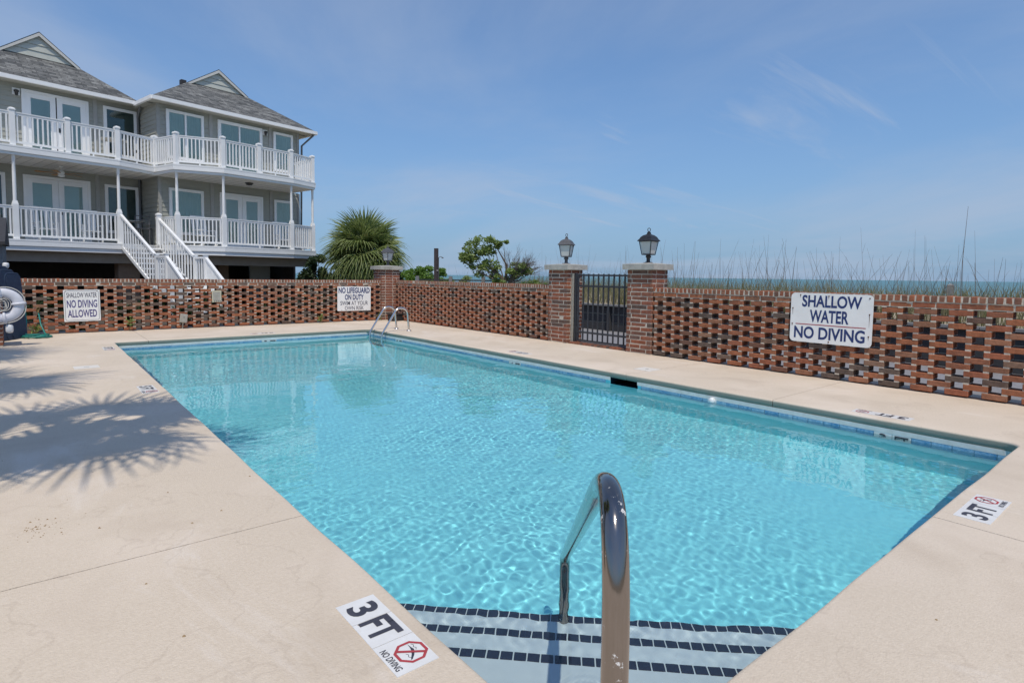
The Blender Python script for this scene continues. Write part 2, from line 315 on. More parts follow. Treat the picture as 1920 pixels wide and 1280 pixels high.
def water_mats():
    m, nt, b = nodes_of('pool_water'); nt.nodes.remove(b)
    g = N(nt, 'ShaderNodeBsdfGlass'); g.inputs['IOR'].default_value = 1.33; g.inputs['Roughness'].default_value = 0.0; g.inputs[0].default_value = (0.95, 0.99, 1.0, 1)
    nt.links.new(g.outputs[0], nt.nodes['Material Output'].inputs[0])
    m, nt, b = nodes_of('sea_water')
    b.inputs['Roughness'].default_value = 0.28; b.inputs['Specular IOR Level'].default_value = 0.3
    ge = N(nt, 'ShaderNodeNewGeometry')
    mpn = N(nt, 'ShaderNodeMapping'); mpn.inputs['Scale'].default_value = (0.02, 0.006, 1); nt.links.new(ge.outputs['Position'], mpn.inputs[0])
    n = N(nt, 'ShaderNodeTexNoise'); n.inputs['Scale'].default_value = 1.0; n.inputs['Detail'].default_value = 8; nt.links.new(mpn.outputs[0], n.inputs['Vector'])
    r = N(nt, 'ShaderNodeValToRGB'); r.color_ramp.elements[0].position = 0.35; r.color_ramp.elements[1].position = 0.7
    r.color_ramp.elements[0].color = (0.045, 0.155, 0.155, 1); r.color_ramp.elements[1].color = (0.07, 0.20, 0.19, 1)
    nt.links.new(n.outputs[0], r.inputs[0]); nt.links.new(r.outputs[0], b.inputs['Base Color'])
    n2 = N(nt, 'ShaderNodeTexNoise'); n2.inputs['Scale'].default_value = 0.5; n2.inputs['Detail'].default_value = 6; nt.links.new(ge.outputs['Position'], n2.inputs['Vector'])
    bp = N(nt, 'ShaderNodeBump'); bp.inputs['Strength'].default_value = 0.8; bp.inputs['Distance'].default_value = 0.6
    nt.links.new(n2.outputs[0], bp.inputs['Height']); nt.links.new(bp.outputs[0], b.inputs['Normal'])
water_mats()

def tile_mat():
    m, nt, b = nodes_of('waterline_tile'); b.inputs['Roughness'].default_value = 0.22
    ge = N(nt, 'ShaderNodeNewGeometry'); oi = N(nt, 'ShaderNodeObjectInfo')
    n = N(nt, 'ShaderNodeTexNoise'); n.inputs['Scale'].default_value = 22; n.inputs['Detail'].default_value = 5; n.inputs['Distortion'].default_value = 1.4; nt.links.new(ge.outputs['Position'], n.inputs['Vector'])
    ad = N(nt, 'ShaderNodeMath', operation='MULTIPLY_ADD'); nt.links.new(oi.outputs['Random'], ad.inputs[0]); ad.inputs[1].default_value = 0.22; nt.links.new(n.outputs[0], ad.inputs[2])
    r = N(nt, 'ShaderNodeValToRGB'); e = r.color_ramp.elements
    e[0].position = 0.4; e[0].color = (0.085, 0.26, 0.48, 1); e[1].position = 0.85; e[1].color = (0.36, 0.56, 0.70, 1)
    nt.links.new(ad.outputs[0], r.inputs[0]); nt.links.new(r.outputs[0], b.inputs['Base Color'])
tile_mat()

def steel(name, base, lo_, hi_, mark):
    m, nt, b = nodes_of(name); b.inputs['Metallic'].default_value = 1; b.inputs['Base Color'].default_value = (*base, 1)
    ge = N(nt, 'ShaderNodeNewGeometry')
    n = N(nt, 'ShaderNodeTexNoise'); n.inputs['Scale'].default_value = 60; n.inputs['Detail'].default_value = 5; nt.links.new(ge.outputs['Position'], n.inputs['Vector'])
    mr = N(nt, 'ShaderNodeMapRange'); mr.inputs['To Min'].default_value = lo_; mr.inputs['To Max'].default_value = hi_; nt.links.new(n.outputs[0], mr.inputs[0]); nt.links.new(mr.outputs[0], b.inputs['Roughness'])
    # chalky scratched water marks
    n2 = N(nt, 'ShaderNodeTexNoise'); n2.inputs['Scale'].default_value = 26; n2.inputs['Detail'].default_value = 8; n2.inputs['Roughness'].default_value = 0.75; nt.links.new(ge.outputs['Position'], n2.inputs['Vector'])
    r = N(nt, 'ShaderNodeMapRange'); r.inputs['From Min'].default_value = mark; r.inputs['From Max'].default_value = mark + 0.03; nt.links.new(n2.outputs[0], r.inputs[0])
    d = N(nt, 'ShaderNodeBsdfDiffuse'); d.inputs[0].default_value = (0.75, 0.74, 0.72, 1)
    s = N(nt, 'ShaderNodeMixShader'); nt.links.new(r.outputs[0], s.inputs[0]); nt.links.new(b.outputs[0], s.inputs[1]); nt.links.new(d.outputs[0], s.inputs[2])
    nt.links.new(s.outputs[0], nt.nodes['Material Output'].inputs[0])
steel('stainless', (0.66, 0.65, 0.64), 0.12, 0.3, 0.7)
steel('worn_dimmed_steel', (0.285, 0.255, 0.235), 0.05, 0.18, 0.62)  # base dimmed to stand in for dark reflected surroundings; more chalky marks

# ------------------------------------------------------------------ helpers
def link(o, parent=None, loc=None, rot=None):
    C.objects.link(o)
    if parent is not None: o.parent = parent
    if loc is not None: o.location = loc
    if rot is not None: o.rotation_euler = rot
    return o
def tag(o, label=None, cat=None, group=None, kind=None):
    if label: o['label'] = label
    if cat: o['category'] = cat
    if group: o['group'] = group
    if kind: o['kind'] = kind
    return o
def thing(name, label, cat, loc=(0, 0, 0), rotz=0.0, group=None, kind=None):
    o = bpy.data.objects.new(name, None); link(o, None, loc, (0, 0, rotz))
    o.empty_display_size = 0.2
    return tag(o, label, cat, group, kind)
def put(name, mesh, parent=None, loc=(0, 0, 0), rot=(0, 0, 0)):
    return link(bpy.data.objects.new(name, mesh), parent, loc, rot)

class MB:
    def __init__(s): s.v = []; s.f = []; s.sm = []
    def add(s, vs, fs, smooth=False):
        n = len(s.v); s.v += [tuple(p) for p in vs]; s.f += [tuple(i + n for i in f) for f in fs]; s.sm += [smooth] * len(fs); return s
    def box(s, x0, x1, y0, y1, z0, z1):
        vs = [(x0, y0, z0), (x1, y0, z0), (x1, y1, z0), (x0, y1, z0), (x0, y0, z1), (x1, y0, z1), (x1, y1, z1), (x0, y1, z1)]
        return s.add(vs, [(3, 2, 1, 0), (4, 5, 6, 7), (0, 1, 5, 4), (1, 2, 6, 5), (2, 3, 7, 6), (3, 0, 4, 7)])
    def bar(s, p, q, w, z0, z1, dz=0.0):
        """vertical-sided bar between two plan points; z0,z1 at p, shifted by dz at q"""
        p = Vector(p[:2]); q = Vector(q[:2]); d = (q - p).normalized(); n = Vector((-d.y, d.x)) * w / 2
        vs = []
        for pt, o in ((p, 0), (q, dz)):
            for sg in (-1, 1):
                for z in (z0, z1): vs.append((pt.x + sg * n.x, pt.y + sg * n.y, z + o))
        return s.add(vs, [(0, 1, 3, 2), (4, 6, 7, 5), (0, 4, 5, 1), (2, 3, 7, 6), (1, 5, 7, 3), (0, 2, 6, 4)])
    def prism(s, poly, z0, z1):
        n = len(poly); vs = [(x, y, z0) for x, y in poly] + [(x, y, z1) for x, y in poly]
        fs = [tuple(reversed(range(n))), tuple(range(n, 2 * n))] + [(i, (i + 1) % n, n + (i + 1) % n, n + i) for i in range(n)]
        return s.add(vs, fs)
    def tube(s, pts, r, seg=10, caps=True):
        pts = [Vector(p) for p in pts]; rs = r if isinstance(r, (list, tuple)) else [r] * len(pts)
        rings = []; up = None
        for i, p in enumerate(pts):
            t = (pts[min(i + 1, len(pts) - 1)] - pts[max(i - 1, 0)]).normalized()
            if up is None:
                a = Vector((0, 0, 1)) if abs(t.z) < 0.9 else Vector((1, 0, 0)); up = t.cross(a).normalized()
            else:
                up = (up - t * up.dot(t)).normalized()
            b = t.cross(up)
            rings.append([p + (up * math.cos(2 * PI * k / seg) + b * math.sin(2 * PI * k / seg)) * rs[i] for k in range(seg)])
        vs = [v for ring in rings for v in ring]
        fs = [(i * seg + k, i * seg + (k + 1) % seg, (i + 1) * seg + (k + 1) % seg, (i + 1) * seg + k) for i in range(len(pts) - 1) for k in range(seg)]
        s.add(vs, fs, True)
        if caps: s.add(rings[0], [tuple(reversed(range(seg)))]); s.add(rings[-1], [tuple(range(seg))])
        return s
    def lathe(s, prof, c=(0, 0, 0), seg=16, smooth=True, rot=0.0, sy=1.0):
        vs = []
        for r, z in prof:
            for k in range(seg): a = 2 * PI * k / seg + rot; vs.append((c[0] + r * math.cos(a), c[1] + r * math.sin(a) * sy, c[2] + z))
        fs = [(i * seg + k, i * seg + (k + 1) % seg, (i + 1) * seg + (k + 1) % seg, (i + 1) * seg + k) for i in range(len(prof) - 1) for k in range(seg)]
        s.add(vs, fs, smooth)
        n = len(prof)
        s.add(vs[:seg], [tuple(reversed(range(seg)))]); s.add(vs[(n - 1) * seg:], [tuple(range(seg))])
        return s
    def mesh(s, name, m):
        me = bpy.data.meshes.new(name); me.from_pydata([tuple(v) for v in s.v], [], s.f)
        me.polygons.foreach_set('use_smooth', s.sm); me.materials.append(M[m]); me.update(); return me
    def build(s, name, m, parent=None, loc=(0, 0, 0), rot=(0, 0, 0), bevel=0.0):
        me = s.mesh(name, m)
        if bevel: bevel_mesh(me, bevel)
        return put(name, me, parent, loc, rot)
def bevel_mesh(me, w, seg=1):
    b = bmesh.new(); b.from_mesh(me); bmesh.ops.remove_doubles(b, verts=b.verts, dist=1e-6)
    bmesh.ops.bevel(b, geom=list(b.edges), offset=w, segments=seg, affect='EDGES', clamp_overlap=True); b.to_mesh(me); b.free()

def arc(c, a, b, r, a0, a1, n):
    """points on an arc in the plane of unit vectors a,b"""
    c = Vector(c); a = Vector(a); b = Vector(b)
    return [c + a * (r * math.cos(a0 + (a1 - a0) * i / n)) + b * (r * math.sin(a0 + (a1 - a0) * i / n)) for i in range(n + 1)]
def fillet(pts, r, n=6):
    """polyline with rounded corners"""
    pts = [Vector(p) for p in pts]; out = [pts[0]]
    for i in range(1, len(pts) - 1):
        a = (pts[i - 1] - pts[i]); b = (pts[i + 1] - pts[i]); la, lb = a.length, b.length; a.normalize(); b.normalize()
        rr = r[i - 1] if isinstance(r, (list, tuple)) else r
        d = min(rr, la * 0.49, lb * 0.49); p0 = pts[i] + a * d; p2 = pts[i] + b * d
        for k in range(n + 1):
            t = k / n; out.append(p0 * (1 - t) ** 2 + pts[i] * 2 * t * (1 - t) + p2 * t * t)
    out.append(pts[-1]); return out

_tc = {}
def text_mesh(body, w, h, m, bold=0.0):
    """lettering as a flat mesh filling the box w x h, centred on the origin in its own XY plane"""
    cu = bpy.data.curves.new('lettering', 'FONT'); cu.body = body; cu.size = 1; cu.offset = bold; cu.resolution_u = 4
    o = bpy.data.objects.new('lettering', cu); C.objects.link(o)
    dg = bpy.context.evaluated_depsgraph_get(); me = bpy.data.meshes.new_from_object(o.evaluated_get(dg))
    bpy.data.objects.remove(o); bpy.data.curves.remove(cu)
    co = np.zeros(len(me.vertices) * 3); me.vertices.foreach_get('co', co); co = co.reshape(-1, 3)
    lo, hi = co.min(0), co.max(0)
    co[:, 0] = (co[:, 0] - (lo[0] + hi[0]) / 2) * w / (hi[0] - lo[0]); co[:, 1] = (co[:, 1] - (lo[1] + hi[1]) / 2) * h / (hi[1] - lo[1]); co[:, 2] = 0
    me.vertices.foreach_set('co', co.ravel()); me.materials.clear(); me.materials.append(M[m]); me.update()
    return me

# ------------------------------------------------------------------ the setting
PX0, PX1, PY0, PY1 = 1.09, 6.10, 0.945, 12.78     # pool opening at the coping edge
WX, WY = 7.97, 15.05                              # faces of the long and the back brick wall
WATER = -0.148
WH = 1.13                                         # wall height
CH = 0.0746                                       # brick course

# ground
g = MB()
g.add([(-260, -160, -0.07), (8.3, -160, -0.07), (8.3, -6, -0.07), (-8, -6, -0.07), (-8, 15.6, -0.07), (8.3, 15.6, -0.07), (8.3, 300, -0.07), (-260, 300, -0.07)],
      [(0, 1, 2, 3), (0, 3, 4, 7), (4, 5, 6, 7)])
tag(g.build('ground', 'sand_ground'), 'dark mulch and sandy ground around the house', kind='structure')
g = MB(); g.box(-12, 9.6, 15.62, 40, -0.08, -0.05)
tag(g.build('soil', 'mulch'), 'dark soil under the house behind the back wall', kind='structure')
g = MB(); g.box(8.2, 10.86, -12, 15.5, -0.12, -0.02)
tag(g.build('path', 'walkway'), 'grey walkway behind the long brick wall', kind='structure')

# dune and beach, sea
def dune_h(x, y):
    t = x - 10.9
    h = 0.50 + 0.30 * (1 - math.exp(-max(t, 0) / 1.2)) if t < 8 else 0.8
    h += 0.14 * noise.noise((x * 0.35, y * 0.35, 0)) + 0.05 * noise.noise((x * 1.3, y * 1.3, 3))
    k = min(max((x - 15) / 24.0, 0), 1)
    h = h * (1 - k) + (-3.2) * k * 1.0 if x > 15 else h
    if y > 15.0: h = h * max(0.0, 1 - (y - 15.0) / 6) + 0.0 if x < 15 else h
    return h
xs = [10.9 + i * 0.5 for i in range(24)] + [23 + i * 2 for i in range(18)]; ys = [-40 + i * 1.0 for i in range(140)] + [100 + 20 * i for i in range(11)]
vs = [(x, y, dune_h(x, y)) for x in xs for y in ys]; ny = len(ys)
g = MB(); g.add(vs, [(i * ny + j, (i + 1) * ny + j, (i + 1) * ny + j + 1, i * ny + j + 1) for i in range(len(xs) - 1) for j in range(ny - 1)], True)
tag(g.build('dune', 'dune_sand'), 'pale sand dune between the wall and the sea', kind='structure')
g = MB(); g.add([(36, -30000, -3.0), (30000, -30000, -3.0), (30000, 30000, -3.0), (36, 30000, -3.0)], [(0, 1, 2, 3)])
tag(g.build('sea', 'sea_water'), 'green blue sea out to the horizon', kind='structure')
g = MB(); g.add([(8.3, 15.6, -0.075), (36.5, 15.6, -0.075), (36.5, 300, -0.075), (8.3, 300, -0.075)], [(0, 1, 2, 3)])
tag(g.build('terrain', 'sand_ground'), 'sandy ground beyond the corner of the walls', kind='structure')

# ---- pool deck: concrete slabs with a rolled coping edge, open joints between them
def wob(x, y): return 0.007 * noise.noise((x * 1.9, y * 1.9, 5)) + 0.005 * noise.noise((x * 0.7, y * 0.7, 9))
CR = 0.11
OUT = dict(x0=-8.0, x1=8.35, y0=-6.0, y1=15.6)
deck = thing('pool_deck', 'beige sprayed concrete deck around the pool', None, (0, 0, 0), kind='structure')
base = MB()
for x0, x1, y0, y1 in ((OUT['x0'], PX0 - 0.06, OUT['y0'], OUT['y1']), (PX1 + 0.06, OUT['x1'], OUT['y0'], OUT['y1']), (PX0 - 0.06, PX1 + 0.06, OUT['y0'], PY0 - 0.06), (PX0 - 0.06, PX1 + 0.06, PY1 + 0.06, OUT['y1'])):
    base.box(x0, x1, y0, y1, -0.06, -0.025)
base.build('joint_bed', 'mulch', deck)
PROF = [(0.05, -0.085), (0.025, -0.085), (0.012, -0.080), (0.004, -0.066), (0.0, -0.045), (0.0, -0.028)] + [(0.022 - 0.022 * math.cos(a), -0.022 + 0.022 * math.sin(a)) for a in [PI / 2 * i / 4 for i in range(5)]]
def slab(points):
    """points: list of (pool edge point, outward normal, outer boundary point)"""
    vs = []; fs = []; cols = []
    for (p, n, o) in points:
        p = Vector(p); n = Vector(n); o = Vector(o); w_ = wob(p.x, p.y)
        col = [(p.x + n.x * (a + w_), p.y + n.y * (a + w_), z) for a, z in PROF]
        q0 = Vector(col[-1][:2])
        for t in (0.08, 0.25, 0.55, 1.0):
            q = q0.lerp(o, t); col.append((q.x, q.y, 0))
        col = [col[0]] + col[1:]
        cols.append(col)
    k = len(cols[0])
    for c in cols: vs += c
    for i in range(len(cols) - 1):
        for j in range(k - 1): fs.append((i * k + j, i * k + j + 1, (i + 1) * k + j + 1, (i + 1) * k + j))
    m_ = MB(); m_.add(vs, fs, True)
    for c, rev in ((cols[0], False), (cols[-1], True)):      # joint faces
        top = c[-5:]; low = [(x, y, -0.03) for x, y, z in top]; v2 = top + low
        f2 = [(i, i + 1, 5 + i + 1, 5 + i) for i in range(4)]
        m_.add(v2, [tuple(reversed(f)) for f in f2] if rev else f2)
        m_.add([p_ for p_ in c[:11]], [tuple(range(11)) if rev else tuple(reversed(range(11)))])
    return m_.build('slab', 'deck_concrete', deck)
def straight(axis, a, b, gap=0.0035):
    a, b = (a + gap, b - gap); n = max(2, int(abs(b - a) / 0.12)); pts = []
    for i in range(n + 1):
        t = a + (b - a) * i / n
        pts.append(t)
    if axis == 'L': return [((PX0, t), (-1, 0), (OUT['x0'], t)) for t in pts]
    if axis == 'R': return [((PX1, t), (1, 0), (OUT['x1'], t)) for t in pts]
    if axis == 'B': return [((t, PY0), (0, -1), (t, OUT['y0'])) for t in pts]
    if axis == 'T': return [((t, PY1), (0, 1), (t, OUT['y1'])) for t in pts]
def corner(cx, cy, sx, sy):
    """corner slab part from the x-side to the y-side; returns list following the edge"""
    ox = OUT['x0'] if sx < 0 else OUT['x1']; oy = OUT['y0'] if sy < 0 else OUT['y1']
    ax, ay = cx - sx * CR, cy - sy * CR; res = []
    for i in range(13):
        a = PI / 2 * i / 12; n = (sx * math.cos(a), sy * math.sin(a)); p = (ax + n[0] * CR, ay + n[1] * CR)
        t = i / 12
        o = (ox, ay + (oy - ay) * min(1, 2 * t)) if t <= 0.5 else (ax + (ox - ax) * min(1, 2 * (1 - t)), oy)
        res.append((p, n, o))
    return res
# left side near, wrapping the near corner to the joint on the near side
slab(list(reversed(straight('L', PY0 + CR, 3.06)))[0:1] + list(reversed(straight('L', PY0 + CR - 0.0035, 3.06)))[1:] + corner(PX0, PY0, -1, -1)[1:] + straight('B', PX0 + CR, 3.80)[1:])
slab(straight('B', 3.80, PX1 - CR)[:-1] + list(reversed(corner(PX1, PY0, 1, -1))) + straight('R', PY0 + CR, 2.98)[1:])
slab(straight('R', 2.98, 4.98)); slab(straight('R', 4.98, 11.62))
slab(straight('R', 11.62, PY1 - CR)[:-1] + corner(PX1, PY1, 1, 1) + list(reversed(straight('T', 1.62, PX1 - CR)))[1:])
slab(list(reversed(straight('T', PX0 + CR, 1.62)))[:-1] + list(reversed(corner(PX0, PY1, -1, 1))) + list(reversed(straight('L', 3.06, PY1 - CR)))[1:])

# ---- pool basin
basin = thing('pool_basin', 'pool basin with corner steps, water blue put into its plaster', None, (0, 0, 0), kind='structure')
BX0, BX1, BY0, BY1 = PX0 - 0.014, PX1 + 0.016, PY0 - 0.014, PY1 + 0.016
def zf(y): return -1.02 - 0.55 * min(1, max(0, (y - 3.0) / 8.0))
m_ = MB()
yy = [BY0, 2.0, 3.0, 4, 5, 6, 7, 8, 9, 10, 11, BY1]
vs = []
for y in yy: vs += [(BX0, y, zf(y)), (BX1, y, zf(y))]
m_.add(vs, [(2 * i, 2 * i + 1, 2 * i + 3, 2 * i + 2) for i in range(len(yy) - 1)])
fl = m_.build('floor', 'water_blue_plaster', basin)
walls = []
m_ = MB()
for i in range(len(yy) - 1):
    a, b = yy[i], yy[i + 1]
    m_.add([(BX0, a, zf(a)), (BX0, b, zf(b)), (BX0, b, -0.08), (BX0, a, -0.08)], [(0, 1, 2, 3)])
walls.append(m_.build('side_wall', 'water_blue_plaster', basin))
# right wall with an opening for the skimmer
SK0, SK1 = 4.80, 5.27
m_ = MB()
for i in range(len(yy) - 1):
    a, b = yy[i], yy[i + 1]
    m_.add([(BX1, a, zf(a)), (BX1, b, zf(b)), (BX1, b, -0.26), (BX1, a, -0.26)], [(3, 2, 1, 0)])
for a, b in ((BY0, SK0), (SK1, BY1)): m_.add([(BX1, a, -0.26), (BX1, b, -0.26), (BX1, b, -0.085), (BX1, a, -0.085)], [(3, 2, 1, 0)])
walls.append(m_.build('side_wall', 'water_blue_plaster', basin))
m_ = MB(); m_.add([(BX0, BY0, zf(BY0)), (BX1, BY0, zf(BY0)), (BX1, BY0, -0.08), (BX0, BY0, -0.08)], [(0, 1, 2, 3)]); walls.append(m_.build('end_wall', 'water_blue_plaster', basin))
m_ = MB(); m_.add([(BX0, BY1, zf(BY1)), (BX1, BY1, zf(BY1)), (BX1, BY1, -0.08), (BX0, BY1, -0.08)], [(3, 2, 1, 0)]); walls.append(m_.build('end_wall', 'water_blue_plaster', basin))
recv = [fl] + walls
# skimmer throat
m_ = MB(); x1 = BX1 + 0.32
m_.add([(BX1, SK0, -0.26), (x1, SK0, -0.26), (x1, SK1, -0.26), (BX1, SK1, -0.26), (BX1, SK0, -0.06), (x1, SK0, -0.06), (x1, SK1, -0.06), (BX1, SK1, -0.06)], [(0, 1, 2, 3), (4, 7, 6, 5), (1, 5, 6, 2), (0, 4, 5, 1), (3, 2, 6, 7)])
m_.build('skimmer', 'skimmer_dark', basin)
# corner steps
cxy = Vector((BX0, BY0))
for k, (d, z) in enumerate(((0.799, -0.24), (1.106, -0.44), (1.412, -0.65))):
    L_ = d * math.sqrt(2)
    p0 = (BX0 - 0.02, BY0 - 0.02); p1 = (BX0 + L_ + 0.02, BY0 - 0.02); p2 = (BX0 - 0.02, BY0 + L_ + 0.02)
    m_ = MB(); m_.prism([p0, p1, p2], -1.06 - 0.01 * k, z)
    st = m_.build('step', 'step_plaster', basin); recv.append(st)
    # dark nosing tiles along the edge
    a = Vector((BX0 + L_, BY0)); b = Vector((BX0, BY0 + L_)); dirv = (b - a).normalized(); nin = Vector((-1, -1)).normalized(); ln = (b - a).length
    tl = 0.0535; n = int(ln / tl); off = (ln - n * tl) / 2
    key = ('nose',)
    if key not in _tc:
        t = MB(); t.box(-0.0240, 0.0240, -0.024, 0.024, -0.006, 0.003); _tc[key] = t.mesh('tile', 'nosing_tile'); bevel_mesh(_tc[key], 0.002)
    for i in range(n):
        c = a + dirv * (off + tl * (i + 0.5)) + nin * 0.027
        o = put('nosing_tile', _tc[key], st, (c.x, c.y, z + 0.002), (rnd.uniform(-.01, .01), rnd.uniform(-.01, .01), math.atan2(dirv.y, dirv.x) + rnd.uniform(-.02, .02)))
        recv.append(o)
# waterline tiles on the two sides in view, with white bond beam above
m_ = MB()
m_.box(BX1 - 0.012, BX1 - 0.003, BY0, SK0, -0.124, -0.080); m_.box(BX1 - 0.012, BX1 - 0.003, SK1, BY1, -0.124, -0.080); m_.box(BX0, BX1 - 0.012, BY1 - 0.012, BY1 - 0.003, -0.124, -0.080)
m_.box(BX0 + 0.003, BX0 + 0.012, BY0 + 0.012, BY1 - 0.012, -0.124, -0.080); m_.box(BX0 + 0.003, BX1 - 0.012, BY0 + 0.003, BY0 + 0.012, -0.124, -0.080)
m_.build('bond_beam', 'bond_white', basin)
t = MB(); t.box(-0.004, 0.004, -0.0745, 0.0745, -0.0745, 0.0745); tmx = t.mesh('waterline_tile', 'waterline_tile'); bevel_mesh(tmx, 0.002)
t = MB(); t.box(-0.0745, 0.0745, -0.004, 0.004, -0.0745, 0.0745); tmy = t.mesh('waterline_tile', 'waterline_tile'); bevel_mesh(tmy, 0.002)
t = MB(); t.box(-0.004, 0.004, -0.0745, 0.0745, -0.0745, 0.0745); tmw = t.mesh('depth_tile', 'marker_white'); bevel_mesh(tmw, 0.002)
t = MB(); t.box(-0.0745, 0.0745, -0.004, 0.004, -0.0745, 0.0745); tmwy = t.mesh('depth_tile', 'marker_white'); bevel_mesh(tmwy, 0.002)
ZT = -0.122 - 0.0745
def depth_tile(side, at, body, mesh, w=0.10):
    if side == 'R':
        o = put('depth_tile', mesh, basin, (BX1 - 0.0065, at, ZT)); tx = text_mesh(body, w, 0.098, 'marker_black', 0.02)
        put('numeral', tx, o, (-0.0065, 0, 0.012), (PI / 2, 0, -PI / 2))
    else:
        o = put('depth_tile', mesh, basin, (at, BY1 - 0.0065, ZT)); tx = text_mesh(body, w, 0.098, 'marker_black', 0.02)
        put('numeral', tx, o, (0, -0.0065, 0.012), (PI / 2, 0, 0))
    recv.append(o)
marksR = {}
ytile = BY0 + 0.076
plan = []
while ytile < BY1 - 0.07:
    plan.append(ytile); ytile += 0.1525
def nearest(v, n): i = min(range(len(plan)), key=lambda k: abs(plan[k] - v)); return list(range(i, i + n))
special = {}
for at, num in ((1.80, '3'), (7.25, '4'), (11.15, '5')):
    i = nearest(at, 1)[0]
    special[i + 1] = num; special[i] = 'FT'
fitting_y = 3.70
for i, y in enumerate(plan):
    if SK0 - 0.09 < y < SK1 + 0.09: continue
    if i in special: depth_tile('R', y, special[i], tmw, 0.11 if special[i] == 'FT' else 0.06); continue
    recv.append(put('waterline_tile', tmx, basin, (BX1 - 0.0065 + rnd.uniform(-.001, .001), y, ZT)))
xt = BX0 + 0.076; i = 0
while xt < BX1 - 0.07:
    if 3.60 < xt < 3.75: depth_tile('T', xt, '5', tmwy, 0.06)
    elif 3.75 <= xt < 3.92: depth_tile('T', xt, 'FT', tmwy, 0.11)
    else: recv.append(put('waterline_tile', tmy, basin, (xt, BY1 - 0.0065 + rnd.uniform(-.001, .001), ZT)))
    xt += 0.1525
for y in plan: recv.append(put('waterline_tile', tmx, basin, (BX0 + 0.0065, y, ZT)))
xt = BX0 + 0.076
while xt < BX1 - 0.07: recv.append(put('waterline_tile', tmy, basin, (xt, BY0 + 0.0065, ZT))); xt += 0.1525
# small white fitting in the tile line
m_ = MB(); m_.box(BX1 - 0.014, BX1 - 0.0105, fitting_y - 0.055, fitting_y + 0.055, -0.20, -0.118); m_.lathe([(0.0, 0.045), (0.02, 0.04), (0.034, 0.02), (0.038, 0.0), (0.034, -0.02), (0.02, -0.034)], (BX1 - 0.035, fitting_y - 0.01, -0.135), 14)
m_.build('level_fitting', 'plastic_white', basin)
for o in recv: o.cycles.is_caustics_receiver = True

# ---- pool water: a real rippled surface that refracts
step = 0.0125
x0, x1, y0, y1 = BX0 - 0.005, BX1 + 0.30, BY0 - 0.005, BY1 + 0.005
nx = int((x1 - x0) / step) + 1; nyw = int((y1 - y0) / step) + 1
XX, YY = np.meshgrid(np.linspace(x0, x1, nx), np.linspace(y0, y1, nyw), indexing='ij')
rng = np.random.RandomState(11)
Z = np.zeros_like(XX)
def waves(n, l0, l1, slope, spread=2 * PI, main=0.0):
    z = np.zeros_like(XX)
    for k in range(n):
        lam = math.exp(rng.uniform(math.log(l0), math.log(l1))); a = main + rng.uniform(-0.5, 0.5) * spread; ph = rng.uniform(0, 2 * PI); kk = 2 * PI / lam
        z += (slope / kk) * np.sin(kk * (XX * math.cos(a) + YY * math.sin(a)) + ph)
    return z / math.sqrt(n / 2)
amp = 0.85 + 0.40 * np.sin(XX * 0.9 + 0.6 * np.sin(YY * 0.5)) * np.sin(YY * 0.55 + 1.2) + 0.28 * np.sin(XX * 2.3 + 1.1 * np.sin(YY * 1.3 + .4)) * np.sin(YY * 1.7 + 0.8 * np.sin(XX * 1.1))
amp *= np.clip(1.15 - 0.5 * (YY - 3) / 10, 0.55, 1.15)
shallow = np.clip(((XX - BX0) + (YY - BY0)) / 1.6, 0.12, 1.0)
Z = WATER + amp * shallow * (waves(80, 0.042, 0.08, 0.0105) + waves(40, 0.08, 0.20, 0.0085) + waves(20, 0.25, 0.8, 0.010) + waves(10, 0.9, 2.5, 0.006))
# one drip ring on the top step
rr = np.sqrt((XX - 1.46) ** 2 + (YY - 1.31) ** 2)
Z += 0.0011 * np.exp(-((rr - 0.075) / 0.05) ** 2) * np.cos(rr * 2 * PI / 0.034)
idx = np.arange(nx * nyw).reshape(nx, nyw)
vw = np.stack([XX, YY, Z], -1).reshape(-1, 3)
fw = np.stack([idx[:-1, :-1], idx[1:, :-1], idx[1:, 1:], idx[:-1, 1:]], -1).reshape(-1, 4)
cxm = (XX[:-1, :-1] + XX[1:, 1:]).ravel() / 2; cym = (YY[:-1, :-1] + YY[1:, 1:]).ravel() / 2
fw = fw[(cxm < BX1 + 0.004) | ((cym > SK0) & (cym < SK1))]
me = bpy.data.meshes.new('water'); me.from_pydata(vw.tolist(), [], fw.tolist()); me.polygons.foreach_set('use_smooth', [True] * len(me.polygons)); me.materials.append(M['pool_water'])
wo = put('water', me); tag(wo, 'clear rippled turquoise pool water', kind='structure'); wo.cycles.is_caustics_caster = True

# ------------------------------------------------------------------ brick work
_bk = {}
def brick_mesh(l, h, d, m, var):
    """brick centred on the origin, length along x, slightly worn"""
    key = (round(l, 3), round(h, 3), round(d, 3), m, var)
    if key not in _bk:
        r = random.Random(hash(key[:3]) % 9999 + var * 31); b = MB(); b.box(-l / 2, l / 2, -d / 2, d / 2, -h / 2, h / 2)
        b.v = [(x + r.uniform(-.003, .003), y + r.uniform(-.003, .003), z + r.uniform(-.0022, .0022)) for x, y, z in b.v]
        me = b.mesh('brick', m); bevel_mesh(me, min(0.006, h * 0.12)); _bk[key] = me
    return _bk[key]
BL, BP, BD = 0.222, 0.336, 0.19

